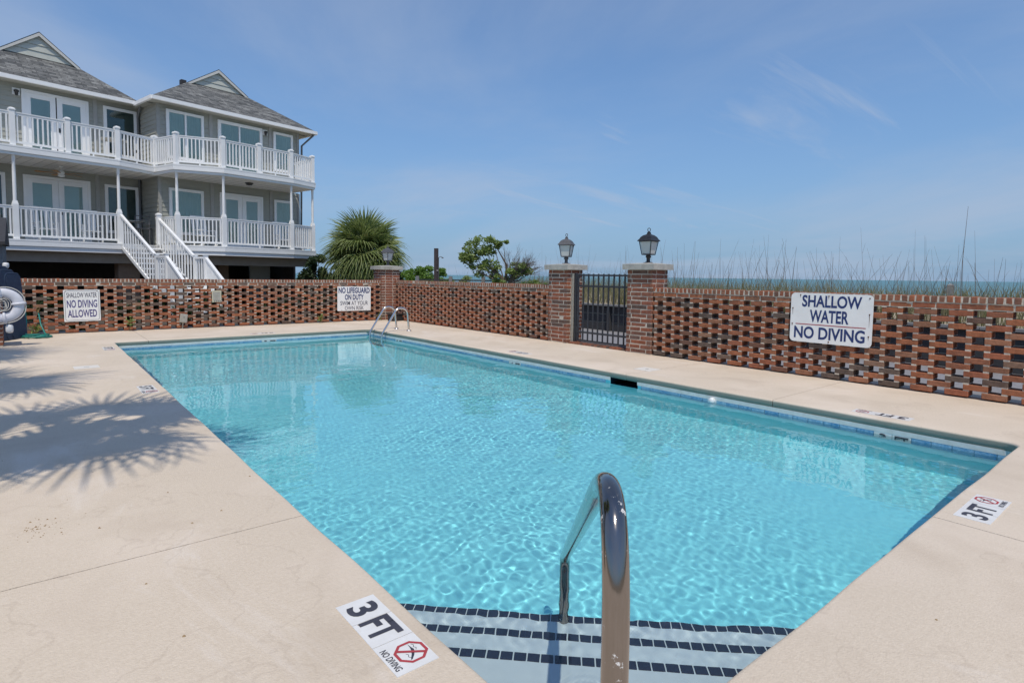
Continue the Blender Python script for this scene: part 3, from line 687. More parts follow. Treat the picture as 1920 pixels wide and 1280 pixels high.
def brick_wall(label, origin, rotz, length, phase=0.0, limit=300):
    """pierced brick screen; local x runs along the wall, local -y is the pool face"""
    w_ = thing('brick_wall', label, 'wall', (origin[0], origin[1], 0), rotz, None)
    hh = CH - 0.013
    rest = MB(); count = 0; mort = MB()
    todo = []
    for c in range(13):
        z = 0.012 + CH * (c + 0.5); off = (phase + (0.5 if c % 2 else 0.0)) * BP
        n0 = -1; x = -BP + off
        while x < length + BP:
            a, b = max(x, 0.0), min(x + BL, length)
            if b - a > 0.04: todo.append((c, (a + b) / 2, b - a, z))
            x += BP
        # mortar pads where this course sits on the next one
        x = -BP + off
        while x < length + BP:
            for e in (x, x + BL - 0.052):
                a, b = max(e, 0), min(e + 0.052, length)
                if b - a > 0.01: mort.box(a, b, -0.093 + rnd.uniform(-.005, .007), 0.093, z + hh / 2 - 0.003, z + hh / 2 + 0.016)
            x += BP
    todo.sort(key=lambda t: t[1])
    for i, (c, x, l, z) in enumerate(todo):
        l = round(l, 2) if l < BL - 0.01 else BL
        if count < limit:
            put('brick', brick_mesh(l, hh, BD, 'brick', rnd.randrange(5)), w_, (x, rnd.uniform(-.004, .004), z), (0, rnd.uniform(-.006, .006), rnd.uniform(-.012, .012))); count += 1
        else:
            rest.box(x - l / 2, x + l / 2, -BD / 2, BD / 2, z - hh / 2, z + hh / 2)
    if rest.v:
        o = rest.build('brick_mass', 'brick', w_); o['kind'] = 'stuff'
    # closed stretcher course
    z = 0.012 + CH * 13.5; x = 0.0; n = int(length / 0.232) + 1
    mort.box(0.002, length - 0.002, -0.0915, 0.0915, z - CH / 2 + 0.001, z + CH / 2 - 0.001)
    while x < length - 0.03:
        l = min(0.222, length - x); put('brick', brick_mesh(round(l, 2) if l < .22 else .222, hh, BD, 'brick', rnd.randrange(5)), w_, (x + l / 2, rnd.uniform(-.003, .003), z), (0, 0, rnd.uniform(-.008, .008))); x += 0.232
    # rowlock cap
    z0 = 0.012 + CH * 14; hc = WH - z0; x = 0.0; pc = 0.0735
    mort.box(0.003, length - 0.003, -0.099, 0.099, z0 + 0.001, z0 + hc - 0.006)
    while x < length - 0.02:
        l = min(0.0575, length - x)
        put('cap_brick', brick_mesh(round(l, 3), hc - 0.004, 0.205, 'cap_brick', rnd.randrange(5)), w_, (x + l / 2, rnd.uniform(-.003, .003), z0 + hc / 2 + rnd.uniform(-.003, .003)), (rnd.uniform(-.01, .01), rnd.uniform(-.012, .012), 0)); x += pc
    mort.build('mortar', 'mortar', w_)
    return w_
# local +x along world -y or +x; pool face local -y
wallR = brick_wall('pierced brick wall with the large shallow water sign, right of the gate', (WX + 0.095, 5.985), -PI / 2, 7.0, 0.1)
wallM = brick_wall('pierced brick wall between the gate and the far corner pier', (WX + 0.095, 14.94), -PI / 2, 6.42, 0.35)
wallB = brick_wall('pierced brick wall along the far end, below the grey house', (-0.62, WY + 0.095), 0.0, 8.16, 0.2)

def brick_pier(label, cx, cy, sx, sy, h, cap=True, name='brick_pier'):
    p = thing(name, label, 'pier', (cx, cy, 0)); n = int(round((h - 0.01) / CH)); hh = CH - 0.011; d = 0.095
    core = MB(); core.box(-sx / 2 + 0.004, sx / 2 - 0.004, -sy / 2 + 0.004, sy / 2 - 0.004, 0.0, n * CH + 0.01); core.build('mortar', 'mortar', p)
    for c in range(n):
        z = 0.008 + CH * (c + 0.5)
        for axis in (0, 1):
            for sg in (-1, 1):
                full = (sx if axis == 0 else sy); across = (sy if axis == 0 else sx)
                through = (c % 2 == 0) == (axis == 0)
                a0 = -full / 2 if through else -full / 2 + d + 0.011; a1 = -a0
                L = a1 - a0; k = max(1, int(round(L / 0.232))); x = a0
                segs = []
                if k == 1: segs = [(a0, a1)]
                else:
                    first = 0.108 if ((c // 1) % 2 == 0) else 0.222
                    while x < a1 - 0.03:
                        l = min(first, a1 - x); segs.append((x, x + l)); x += l + 0.010; first = 0.222
                    if a1 - segs[-1][0] < 0.06: segs[-2] = (segs[-2][0], a1); segs.pop()
                    else: segs[-1] = (segs[-1][0], a1)
                for s0, s1 in segs:
                    mid = (s0 + s1) / 2; q = sg * (across / 2 - d / 2) + rnd.uniform(-.002, .002)
                    put('brick', brick_mesh(round(s1 - s0, 2), hh, d, 'pier_brick', rnd.randrange(3)), p, (mid, q, z) if axis == 0 else (q, mid, z), (0, 0, (0 if axis == 0 else PI / 2) + rnd.uniform(-.006, .006)))
    if cap:
        m_ = MB(); zt = n * CH + 0.012; o = 0.065
        vs = [(-sx / 2 - o, -sy / 2 - o), (sx / 2 + o, -sy / 2 - o), (sx / 2 + o, sy / 2 + o), (-sx / 2 - o, sy / 2 + o)]
        m_.prism(vs, zt, zt + 0.095)
        k = len(m_.v); 
        m_.add([(x, y, zt + 0.0951) for x, y in vs] + [(x * 0.4, y * 0.4, zt + 0.115) for x, y in vs], [(0, 1, 5, 4), (1, 2, 6, 5), (2, 3, 7, 6), (3, 0, 4, 7), (4, 5, 6, 7)])
        m_.build('coping_cap', 'cap_stone', p)
    return p, n * CH + 0.012 + 0.115
pR, capz = brick_pier('brick gate pier with stone cap to the right of the black gate', WX - 0.02 + 0.21, 6.255, 0.42, 0.53, 1.40)
pL, _ = brick_pier('brick gate pier with stone cap to the left of the black gate', WX - 0.02 + 0.21, 8.255, 0.42, 0.53, 1.40)
pC, _ = brick_pier('brick corner pier with stone cap where the two walls meet', 7.82, 15.21, 0.56, 0.53, 1.40)
pS, _ = brick_pier('low brick pier at the left edge behind the life ring', -0.80, 13.22, 0.70, 0.40, 0.90, cap=False)

# brick threshold under the gate
t_ = thing('brick_threshold', 'row of bricks on edge set in the deck under the gate', 'threshold', (WX + 0.10, 7.255, 0))
x = -0.70
while x < 0.70:
    put('brick', brick_mesh(0.0615, 0.05, 0.20, 'pier_brick', rnd.randrange(3)), t_, (0.03, x, 0.012), (0, 0, PI / 2 + rnd.uniform(-.03, .03))); x += 0.0735

# ---- gate
gt = thing('metal_gate', 'black steel bar gate hung between the two lantern piers', 'gate', (WX + 0.14, 7.255, 0))
ya, yb = 0.685, -0.72       # hinge side (far, towards the corner) and latch side
m_ = MB(); m_.box(-0.025, 0.025, ya - 0.05, ya, 0.03, 1.37); m_.build('hinge_post', 'gate_metal', gt, bevel=0.004)
m_ = MB(); m_.box(-0.05, -0.036, ya - 0.01, ya + 0.045, 0.02, 1.36); m_.build('mounting_strip', 'box_grey', gt)
m_ = MB(); m_.box(-0.025, 0.025, yb, yb + 0.045, 0.06, 1.36); m_.build('latch_stile', 'gate_metal', gt, bevel=0.003)
m_ = MB(); m_.box(-0.02, 0.02, ya - 0.105, ya - 0.075, 0.06, 1.35); m_.build('hinge_stile', 'gate_metal', gt, bevel=0.003)
for z in (1.325, 1.12, 0.235, 0.075):
    m_ = MB(); m_.box(-0.015, 0.015, yb + 0.045, ya - 0.105, z - 0.017, z + 0.017); m_.build('rail', 'gate_metal', gt)
bar = MB(); bar.box(-0.011, 0.011, -0.011, 0.011, 0.06, 1.355); bme = bar.mesh('bar', 'gate_metal')
nb = 9
for i in range(nb):
    y = yb + 0.045 + (ya - 0.105 - yb - 0.045) * (i + 1) / (nb + 1); put('bar', bme, gt, (0.0, y, 0.0), (0, 0, 0))
for z in (0.28, 1.05):
    m_ = MB(); m_.tube([(0, ya - 0.062, z - 0.05), (0, ya - 0.062, z + 0.05)], 0.016, 8); m_.build('hinge', 'gate_metal', gt)
m_ = MB(); m_.box(-0.045, 0.03, yb - 0.01, yb + 0.06, 0.80, 0.90); m_.build('latch', 'gate_metal', gt, bevel=0.004)

# ---- lanterns on the pier caps
def lantern(label, x, y, z, m, rot, s=1.0):
    l = thing('lantern', label, 'lantern', (x, y, z - 0.004), rot, 'lanterns on the brick piers')
    k = lambda a: a * s
    m_ = MB(); m_.lathe([(k(.085), 0), (k(.085), k(.012)), (k(.06), k(.02)), (k(.034), k(.03)), (k(.032), k(.09)), (k(.048), k(.11)), (k(.05), k(.125)), (k(.036), k(.14)), (k(.08), k(.152))], seg=14); m_.build('base', m, l)
    b0, b1, z0, z1 = k(.082), k(.118), k(.155), k(.385)
    g_ = MB(); q = [(-1, -1), (1, -1), (1, 1), (-1, 1)]
    g_.add([(a * (b0 - .008), b * (b0 - .008), z0 + .008) for a, b in q] + [(a * (b1 - .008), b * (b1 - .008), z1) for a, b in q], [(0, 1, 5, 4), (1, 2, 6, 5), (2, 3, 7, 6), (3, 0, 4, 7)])
    g_.build('glass', 'frosted_glass', l)
    c_ = MB()
    for a, b in q: c_.tube([(a * b0, b * b0, z0), (a * b1, b * b1, z1)], k(.009), 6)
    for hb, hz in ((b0, z0), (b1, z1)):
        for i in range(4):
            a, b = q[i], q[(i + 1) % 4]; c_.tube([(a[0] * hb, a[1] * hb, hz), (b[0] * hb, b[1] * hb, hz)], k(.010), 6)
    c_.build('frame', m, l)
    r_ = MB(); r_.lathe([(k(.205), k(.385)), (k(.20), k(.40)), (k(.17), k(.425)), (k(.145), k(.46)), (k(.10), k(.49)), (k(.05), k(.505)), (k(.034), k(.52)), (k(.034), k(.54)), (k(.018), k(.552))], seg=4, smooth=False, rot=PI / 4); r_.build('roof', m, l)
    f_ = MB(); f_.tube([(k(.026) * math.cos(a), 0, k(.585) + k(.030) * math.sin(a)) for a in [2 * PI * i / 16 for i in range(17)]], k(.006), 6, caps=False)
    f_.tube([(0, 0, k(.548)), (0, 0, k(.562))], k(.012), 8); f_.build('finial_ring', m, l, rot=(0, 0, -0.6))
    return l
lantern('black lantern on the gate pier right of the gate', WX + 0.20, 6.255, capz, 'black_metal', 0.1, 0.98)
lantern('weathered grey lantern on the gate pier left of the gate', WX + 0.20, 8.255, capz, 'faded_metal', 0.5, 0.98)
lantern('weathered grey lantern on the far corner pier by the palm', 7.86, 15.21, capz, 'faded_metal', 0.3, 0.98)

# ------------------------------------------------------------------ signs
def rounded(w, h, r, n=5):
    pts = []
    for cx, cy, a0 in ((w / 2 - r, h / 2 - r, 0), (-w / 2 + r, h / 2 - r, PI / 2), (-w / 2 + r, -h / 2 + r, PI), (w / 2 - r, -h / 2 + r, 1.5 * PI)):
        for i in range(n + 1): a = a0 + PI / 2 * i / n; pts.append((cx + r * math.cos(a), cy + r * math.sin(a)))
    return pts
def sign(label, loc, rot, w, h, r, lines, board='sign_white', border=None, screws=(), stripe=None, name='warning_sign'):
    """board in local XY facing local +Z; rot stands it up against the wall"""
    s = thing(name, label, 'sign', loc); s.rotation_euler = rot
    m_ = MB(); m_.prism(rounded(w, h, r), -0.008, 0.0); m_.build('board', board, s)
    for body, x, y, tw, th, mm, bold in lines: put('lettering', text_mesh(body, tw, th, mm, bold), s, (x, y, 0.0015))
    if stripe: m_ = MB(); m_.box(stripe[0], stripe[1], stripe[2], stripe[3], 0.0005, 0.0017); m_.build('stripe', 'sign_red', s)
    if border:
        m_ = MB(); o = rounded(w - 2 * border[0], h - 2 * border[0], border[1]); i_ = rounded(w - 2 * border[0] - 2 * border[2], h - 2 * border[0] - 2 * border[2], max(border[1] - border[2], .004)); n = len(o)
        m_.add([(x, y, 0.0012) for x, y in o] + [(x, y, 0.0012) for x, y in i_], [(k, (k + 1) % n, n + (k + 1) % n, n + k) for k in range(n)]); m_.build('border', 'sign_grey', s)
    for x, y, drip in screws:
        m_ = MB(); m_.lathe([(0.009, 0.0), (0.008, 0.004), (0.003, 0.006)], (x, y, 0.0), 10)
        sc_ = m_.build('screw', 'rust', s)
        if drip:
            m_ = MB(); m_.add([(x - 0.004, y, 0.0009), (x + 0.004, y, 0.0009), (x + 0.001, y - drip, 0.0009), (x - 0.001, y - drip, 0.0009)], [(0, 1, 2, 3)][:1]); m_.f[0] = (3, 2, 1, 0); m_.build('rust_streak', 'rust', sc_)
    return s
# big sign: faces -x; its own x axis runs along world -y
W_, H_ = 1.005, 0.655
sg = sign('large white sign reading SHALLOW WATER NO DIVING in blue, on the right wall', (WX - 0.022, 3.178, 0.79), (PI / 2, rad(0.3), -PI / 2), W_, H_, 0.055,
     [('SHALLOW', 0.01, 0.222, 0.73, 0.158, 'sign_blue', 0.026), ('WATER', -0.01, 0.026, 0.48, 0.165, 'sign_blue', 0.026), ('NO DIVING', -0.01, -0.198, 0.87, 0.162, 'sign_blue', 0.026)],
     stripe=(-0.43, 0.43, -0.094, -0.083),
     screws=((-0.38, 0.30, 0.04), (-0.02, 0.295, 0.05), (0.46, 0.285, 0), (-0.475, 0.12, 0.09), (-0.475, -0.09, 0.03), (0.465, 0.085, 0.16), (0.0, -0.30, 0.03), (0.465, -0.19, 0.05)))
sign('small white sign reading SHALLOW WATER NO DIVING ALLOWED on the far wall', (0.745, WY - 0.022, 0.572), (PI / 2, rad(-0.6), 0), 0.615, 0.655, 0.012,
     [('SHALLOW WATER', 0, 0.217, 0.51, 0.104, 'sign_grey', 0.010), ('NO DIVING', 0, 0.036, 0.51, 0.16, 'sign_violet', 0.02), ('ALLOWED', 0.0, -0.165, 0.49, 0.158, 'sign_violet', 0.02)], border=(0.022, 0.03, 0.006), screws=((-0.27, 0.30, 0), (0.26, 0.30, 0)))
sign('white sign reading NO LIFEGUARD ON DUTY SWIM AT YOUR OWN RISK', (6.755, WY - 0.022, 0.622), (PI / 2, rad(0.3), 0), 0.965, 0.665, 0.02,
     [('NO LIFEGUARD', 0, 0.225, 0.90, 0.154, 'sign_blue', 0.03), ('ON DUTY', 0.0, 0.04, 0.545, 0.15, 'sign_blue', 0.03), ('SWIM AT YOUR', 0, -0.122, 0.80, 0.112, 'sign_grey', 0.008), ('OWN RISK', 0, -0.256, 0.55, 0.105, 'sign_grey', 0.008)], screws=((-0.36, -0.31, 0), (0.35, -0.31, 0)))
# faded cream notice with a printed panel
nt_ = thing('notice_plaque', 'small faded cream notice plaque screwed to the far wall', 'plaque', (3.31, WY - 0.02, 0.73)); nt_.rotation_euler = (PI / 2, 0, 0)
m_ = MB(); m_.box(-0.10, 0.10, -0.135, 0.135, -0.008, 0); m_.build('board', 'sign_cream', nt_)
m_ = MB(); m_.box(-0.078, 0.078, -0.10, 0.105, 0.0003, 0.0016); m_.build('faded_print', 'box_grey', nt_)
m_ = MB(); [m_.box(-0.06 + 0.04 * i, -0.035 + 0.04 * i, -0.122, -0.106, 0.0003, 0.0018) for i in range(4)]; m_.build('lettering', 'sign_grey', nt_)
# electrical box hanging askew
eb = thing('outlet_box', 'grey weatherproof outlet box hanging crooked low on the far wall', 'electrical box', (2.60, WY - 0.03, 0.235)); eb.rotation_euler = (0, rad(8), 0)
m_ = MB(); m_.box(-0.075, 0.075, -0.06, 0.01, -0.10, 0.10); m_.build('housing', 'box_grey', eb, bevel=0.008)
m_ = MB(); m_.box(-0.068, 0.068, -0.074, -0.0605, -0.085, 0.095); m_.build('lid', 'box_grey', eb, bevel=0.005)
m_ = MB(); m_.lathe([(0.009, 0), (0.008, 0.006)], (0, 0, 0), 8); m_.build('keyhole', 'black_metal', eb, (0.0, -0.0745, 0.03), (PI / 2, 0, 0))
m_ = MB(); m_.tube([(0.0, -0.02, -0.10), (0.01, 0.0, -0.25)], 0.014, 8); m_.build('conduit', 'box_grey', eb)
# hose tap on the far wall
tap = thing('hose_tap', 'small brass hose tap on the far wall above the green hose', 'tap', (0.03, WY - 0.005, 0.48))
m_ = MB(); m_.tube([(0, 0.02, 0), (0, -0.06, 0), (0, -0.085, -0.03)], 0.016, 8); m_.build('spout', 'brass', tap)
m_ = MB(); m_.tube([(0.028 * math.cos(a), -0.045, 0.045 + 0.028 * math.sin(a)) for a in [2 * PI * i / 10 for i in range(11)]], 0.006, 6, caps=False); m_.tube([(0, -0.045, 0.0), (0, -0.045, 0.045)], 0.007, 6); m_.build('handle', 'brass', tap)

# ---- depth markers lying on the deck
def depth_marker(label, x, y, rz, num, nodive=True, L=0.50, Wd=0.158):
    """local x is the reading direction, local y points to the pool"""
    d = thing('depth_marker', label, 'depth marker', (x, y, 0.0), rz, 'depth markers on the deck')
    for a_, b_ in ((-L / 2, -L / 2 + 0.1525), (-L / 2 + 0.1555, -L / 2 + 0.318), (-L / 2 + 0.321, L / 2)):
        m_ = MB(); m_.box(a_, b_, -Wd / 2, Wd / 2, -0.004, 0.003); m_.build('tile', 'marker_white', d, rot=(rnd.uniform(-.002, .002), rnd.uniform(-.001, .001), rnd.uniform(-.004, .004)))
    z = 0.0042
    put('numeral', text_mesh(num, 0.075, 0.118, 'marker_black', 0.03), d, (-L / 2 + 0.075, 0.0, z))
    put('lettering', text_mesh('FT', 0.135, 0.118, 'marker_black', 0.035), d, (-L / 2 + 0.225, 0.0, z))
    if nodive:
        cx, cy, R_ = L / 2 - 0.085, 0.018, 0.060
        m_ = MB(); oc = [(cx + R_ * math.cos(PI / 8 + PI / 4 * i), cy + R_ * math.sin(PI / 8 + PI / 4 * i)) for i in range(8)]; ic = [(cx + (R_ - .011) * math.cos(PI / 8 + PI / 4 * i), cy + (R_ - .011) * math.sin(PI / 8 + PI / 4 * i)) for i in range(8)]
        m_.add([(a, b, z) for a, b in oc] + [(a, b, z) for a, b in ic], [(i, (i + 1) % 8, 8 + (i + 1) % 8, 8 + i) for i in range(8)])
        a = Vector((math.cos(rad(55)), math.sin(rad(55)))); n = Vector((-a.y, a.x)) * 0.0055; q0 = Vector((cx, cy)) - a * 0.05; q1 = Vector((cx, cy)) + a * 0.05
        m_.add([(*(q0 - n), z + .0004), (*(q1 - n), z + .0004), (*(q1 + n), z + .0004), (*(q0 + n), z + .0004)], [(0, 1, 2, 3)])
        m_.build('red_octagon', 'sign_red', d)
        m_ = MB()
        body = [(-.044, .010), (-.020, .008), (-.006, .004), (.012, -.004), (.036, -.020), (.038, -.015), (.020, .002), (.004, .012), (-.008, .016), (-.020, .013)]
        m_.add([(cx + a_, cy + b_, z - .0006) for a_, b_ in body], [tuple(range(len(body)))])
        for y0 in (-.018, .022):
            wv = [(-.038 + .0095 * i, y0 + (.004 if i % 2 else -.002)) for i in range(5)] if y0 > 0 else [(.0 + .0095 * i, y0 + (.004 if i % 2 else -.002)) for i in range(5)]
            for p, q in zip(wv[:-1], wv[1:]): m_.add([(cx + p[0], cy + p[1] - .0012, z - .0007), (cx + q[0], cy + q[1] - .0012, z - .0007), (cx + q[0], cy + q[1] + .0012, z - .0007), (cx + p[0], cy + p[1] + .0012, z - .0007)], [(0, 1, 2, 3)])
        m_.build('swimmer_mark', 'marker_black', d)
        put('caption', text_mesh('NO DIVING', 0.125, 0.026, 'marker_black', 0.015), d, (cx, -0.058, z))
    return d
depth_marker('white 3 FT no diving marker on the deck nearest the camera', 0.945, 1.862, -PI / 2, '3')
depth_marker('white 3 FT no diving marker on the deck at the near right edge', 4.165, 0.785, 0.0, '3', Wd=0.165)
depth_marker('white 3 FT marker on the deck below the large blue lettered sign', 6.30, 2.00, PI / 2, '3')
depth_marker('white 5 FT marker in palm shade on the left deck', 0.925, 7.45, -PI / 2, '5')
depth_marker('small white 5 FT marker at the far end of the left deck', 0.92, 11.74, -PI / 2, '5')
depth_marker('faint white 4 FT marker on the deck in front of the gate', 6.32, 7.47, PI / 2, '4')
depth_marker('faint white 5 FT marker on the deck at the far end below the wall', 3.75, 12.98, PI, '5')
# skimmer lids
for lab, x, y in (('pale square skimmer lid flush in the right deck near the gate', 6.66, 5.07), ('pale square skimmer lid flush in the shaded left deck', 0.50, 9.62)):
    d = thing('skimmer_lid', lab, 'lid', (x, y, 0), 0.03, 'skimmer lids in the deck')
    m_ = MB(); m_.box(-0.14, 0.14, -0.14, 0.14, -0.01, 0.005); m_.build('lid', 'lid_plastic', d)
    m_ = MB(); m_.box(-0.03, 0.03, -0.012, 0.012, 0.0052, 0.0068); m_.build('finger_pull', 'box_grey', d)

# ------------------------------------------------------------------ pool rails
rl = thing('stair_handrail', 'polished steel handrail arching from the near deck corner into the pool', 'handrail', (0.762, 0.632, 0))
ax = Vector((1.975 - 0.762, 1.968 - 0.632, 0)); hd = ax.normalized(); ln = ax.length
pts = fillet([Vector((0, 0, 0)), Vector((0, 0, 1.008)), hd * ln + Vector((0, 0, -0.075)), hd * ln + Vector((0, 0, -0.648))], [0.36, 0.06], 14)
m_ = MB(); m_.tube(pts, 0.0245, 24); m_.build('rail', 'worn_dimmed_steel', rl)
m_ = MB(); m_.lathe([(0.062, 0.002), (0.060, 0.012), (0.045, 0.022), (0.027, 0.026)], seg=22); m_.build('escutcheon', 'stainless', rl)

ld = thing('pool_ladder', 'steel two rail pool ladder at the far corner of the pool', 'ladder', (6.64, 12.15, 0))
for sy in (0.30, -0.30):
    p_ = fillet([Vector((0.02, sy, 0)), Vector((-0.02, sy, 0.50)), Vector((-0.27, sy, 0.55)), Vector((-0.67, sy, -0.06)), Vector((-0.67, sy, -1.15))], [0.16, 0.18, 0.06], 10)
    m_ = MB(); m_.tube(p_, 0.0235, 14); m_.build('rail', 'stainless', ld)
    m_ = MB(); m_.lathe([(0.06, 0.001), (0.058, 0.010), (0.04, 0.018), (0.026, 0.022)], (0.02, sy, 0), 16); m_.build('escutcheon', 'stainless', ld)
for z in (-0.28, -0.58, -0.88):
    m_ = MB(); m_.box(-0.72, -0.62, -0.28, 0.28, z - 0.02, z + 0.012); m_.build('tread', 'stainless', ld, bevel=0.004)

# ------------------------------------------------------------------ the house
HA = rad(12)
HU, HV = 9.0, 24.0
_U = Vector((math.cos(HA), math.sin(HA))); _N = Vector((-math.sin(HA), math.cos(HA)))
hw = _U * HU + _N * HV
house = thing('condominium_building', 'grey sided two storey beach house with white balconies and hip roofs', 'building', (hw.x, hw.y, 0), HA)
def L2(u, v): return (u - HU, v - HV)
def hbox(mb, u0, u1, v0, v1, z0, z1): return mb.box(u0 - HU, u1 - HU, v0 - HV, v1 - HV, z0, z1)
V1, V2, UR, UC, UL = 25.1, 23.51, 14.30, 8.66, 1.5
ZD2, ZD1 = 5.06, 2.24           # deck floors
CEIL2, CEIL1 = 7.50, 4.78
ROOFZ = 7.37
# walls with lapped siding boards
def siding(u0, v0, u1, v1, z0, z1, pitch=0.165, m='siding', name='siding_board', parent=None, wall='wall'):
    """wall face from (u0,v0) to (u1,v1); outside is to the right of that direction"""
    a = Vector((u0 - HU, v0 - HV)); b = Vector((u1 - HU, v1 - HV)); d = (b - a).normalized(); n = Vector((d.y, -d.x)); L = (b - a).length
    wm = MB(); vs = []
    for p in (a, b):
        for off in (-0.002, -0.16):
            for z in (z0, z1): q = p + n * off; vs.append((q.x, q.y, z))
    wm.add(vs, [(0, 4, 5, 1), (2, 3, 7, 6), (0, 1, 3, 2), (4, 6, 7, 5), (1, 5, 7, 3), (0, 2, 6, 4)])
    w_ = wm.build(wall, m, parent or house)
    z = z0; k = 0
    while z < z1 - 0.02:
        zt = min(z + pitch, z1); t0 = 0.026 + rnd.uniform(-.001, .001)
        q = [(a, t0, z), (a, 0.004, zt + .01), (a, -.001, zt + .01), (a, -.001, z), (b, t0, z), (b, 0.004, zt + .01), (b, -.001, zt + .01), (b, -.001, z)]
        s = MB(); s.add([((p + n * o).x, (p + n * o).y, zz) for p, o, zz in q], [(0, 4, 5, 1), (1, 5, 6, 2), (3, 7, 4, 0), (0, 1, 2, 3), (7, 6, 5, 4), (2, 6, 7, 3)])
        s.build(name, m, w_); z += pitch
    return w_
for z0, z1 in ((ZD1 - 0.05, CEIL1), (ZD2 - 0.05, CEIL2)):
    siding(UL, V1, UC, V1, z0, z1); siding(UC, V1, UC, V2, z0, z1); siding(UC, V2, UR, V2, z0, z1); siding(UR, V2, UR, V2 + 9, z0, z1)
# grey corner and belt boards
m_ = MB()
for u, v in ((UC - 0.015, V2 - 0.03), (UR - 0.09, V2 - 0.03)):
    for z0, z1 in ((ZD1, CEIL1 - .01), (ZD2, CEIL2 - .01)): hbox(m_, u, u + 0.11, v - 0.008, v + 0.006, z0, z1)
m_.build('corner_board', 'grey_trim', house)
for u, v in ((7.16, V1), (10.5, V2), (12.93, V2)):
    for z0, z1 in ((ZD1, CEIL1 - .01), (ZD2, CEIL2 - .01)):
        m_ = MB(); hbox(m_, u, u + 0.13, v - 0.040, v - 0.020, z0, z1); m_.build('trim_board', 'grey_trim', house)
# decks
out2 = [(UL, 22.99), (7.24, 22.97), (8.53, 23.38), (8.69, 22.10), (10.05, 21.42), (12.76, 21.45), (13.96, 21.80)]
back = [(14.12, V2 + 0.01), (UC + 0.0, V2 + 0.01), (UC, V1 + 0.01), (UL, V1 + 0.01)]
def offset(poly, o):
    """offset an open polyline to its right side (outwards, towards -v)"""
    res = []
    for i, p in enumerate(poly):
        p = Vector(p); ds = []
        if i > 0: ds.append((p - Vector(poly[i - 1])).normalized())
        if i < len(poly) - 1: ds.append((Vector(poly[i + 1]) - p).normalized())
        ns = [Vector((d.y, -d.x)) for d in ds]; n = sum(ns, Vector((0, 0))).normalized(); k = o / max(0.35, n.dot(ns[0])); res.append(tuple(p + n * k))
    return res
def deck_level(zd, zb, nm):
    m_ = MB(); o = offset(out2, 0.10)
    m_.prism([L2(*p) for p in o + [(o[-1][0], back[0][1])] + back[1:]], zd - 0.055, zd)
    d_ = m_.build(nm, 'white_paint', house)
    m_ = MB(); o = offset(out2, 0.055); m_.prism([L2(*p) for p in o + [(o[-1][0], back[0][1] - .002)] + [(a, b - .002) for a, b in back[1:]]], zb, zd - 0.057); m_.build('fascia', 'white_paint', d_)
    m_ = MB(); o = offset(out2, 0.085); inner = offset(out2, 0.045)
    for i in range(len(o) - 1): m_.bar(L2(*o[i]), L2(*o[i + 1]), 0.02, zd - 0.20, zd - 0.06)
    m_.build('fascia_board', 'white_paint', d_)
    # soffit boards under the deck
    for i in range(26):
        pass
    m_ = MB(); o = offset(out2, -0.06); m_.prism([L2(*p) for p in o + [(o[-1][0], back[0][1] - .02)] + [(a, b - .02) for a, b in back[1:]]], zb - 0.006, zb - 0.002); m_.build('soffit_panel', 'soffit', d_)
    return d_
up = deck_level(ZD2, 4.775, 'upper_deck'); lo = deck_level(ZD1, 1.90, 'lower_deck')
# soffit seams
m_ = MB()
for k in range(40):
    u = 2.0 + k * 0.30
    v0 = 23.1 if u < 8.4 else (21.9 if u < 13.2 else 22.1)
    hbox(m_, u, u + 0.012, v0, (V1 if u < UC else V2) - 0.1, 4.764, 4.7685)
m_.build('soffit_seam', 'grey_trim', up)

# railings
bal = MB(); bal.box(-0.019, 0.019, -0.019, 0.019, 0, 0.80); bal_me = bal.mesh('baluster', 'white_paint')
pst = MB(); pst.box(-0.068, 0.068, -0.068, 0.068, 0, 1.06); pst.box(-0.085, 0.085, -0.085, 0.085, 1.06, 1.09); pst.lathe([(0.108, 1.0905), (0.10, 1.115), (0.03, 1.14)], seg=4, smooth=False, rot=PI / 4); pst_me = pst.mesh('newel_post', 'white_paint')
def railing(nm, zd, runs, posts):
    r_ = MB()
    for p, q in runs:
        pl, ql = L2(*p), L2(*q)
        r_.bar(pl, ql, 0.075, zd + 0.985, zd + 1.015); r_.bar(pl, ql, 0.045, zd + 0.925, zd + 0.984); r_.bar(pl, ql, 0.05, zd + 0.085, zd + 0.15)
    R = r_.build(nm, 'white_paint', house)
    for p, q in runs:
        a = Vector(L2(*p)); b = Vector(L2(*q)); L = (b - a).length; n = int(round((L - 0.13) / 0.125)); an = math.atan2((b - a).y, (b - a).x)
        for i in range(n):
            c = a.lerp(b, (0.065 + (L - 0.13) * (i + 0.5) / n) / L); put('baluster', bal_me, R, (c.x, c.y, zd + 0.14), (0, 0, an))
        c = a.lerp(b, 0.5); m_ = MB(); m_.box(-0.02, 0.02, -0.02, 0.02, 0.0, 0.086); m_.build('foot_block', 'white_paint', R, (c.x, c.y, zd), (0, 0, an))
    return R
PA, PB, PC, PD, PE, PF, PG, PH, PI_ = (4.485, 23.03), (5.86, 23.03), (7.24, 23.02), (8.53, 23.42), (8.75, 22.14), (10.06, 21.47), (11.42, 21.49), (12.75, 21.50), (13.92, 21.85)
P0 = (3.1, 23.03); P00 = (1.8, 23.03); PZ = (14.06, 23.44)
ru = railing('upper_railing', ZD2, [(P00, P0), (P0, PA), (PA, PB), (PB, PC), (PC, PD), (PD, PE), (PE, PF), (PF, PG), (PG, PH), (PH, PI_), (PI_, PZ)], None)
for p in (P00, P0, PA, PB, PC, PD, PE, PF, PG, PH, PI_):
    a = L2(*p); put('newel_post', pst_me, ru, (a[0], a[1], ZD2 - 0.002), (0, 0, 0.25 if p in (PD, PE) else 0))
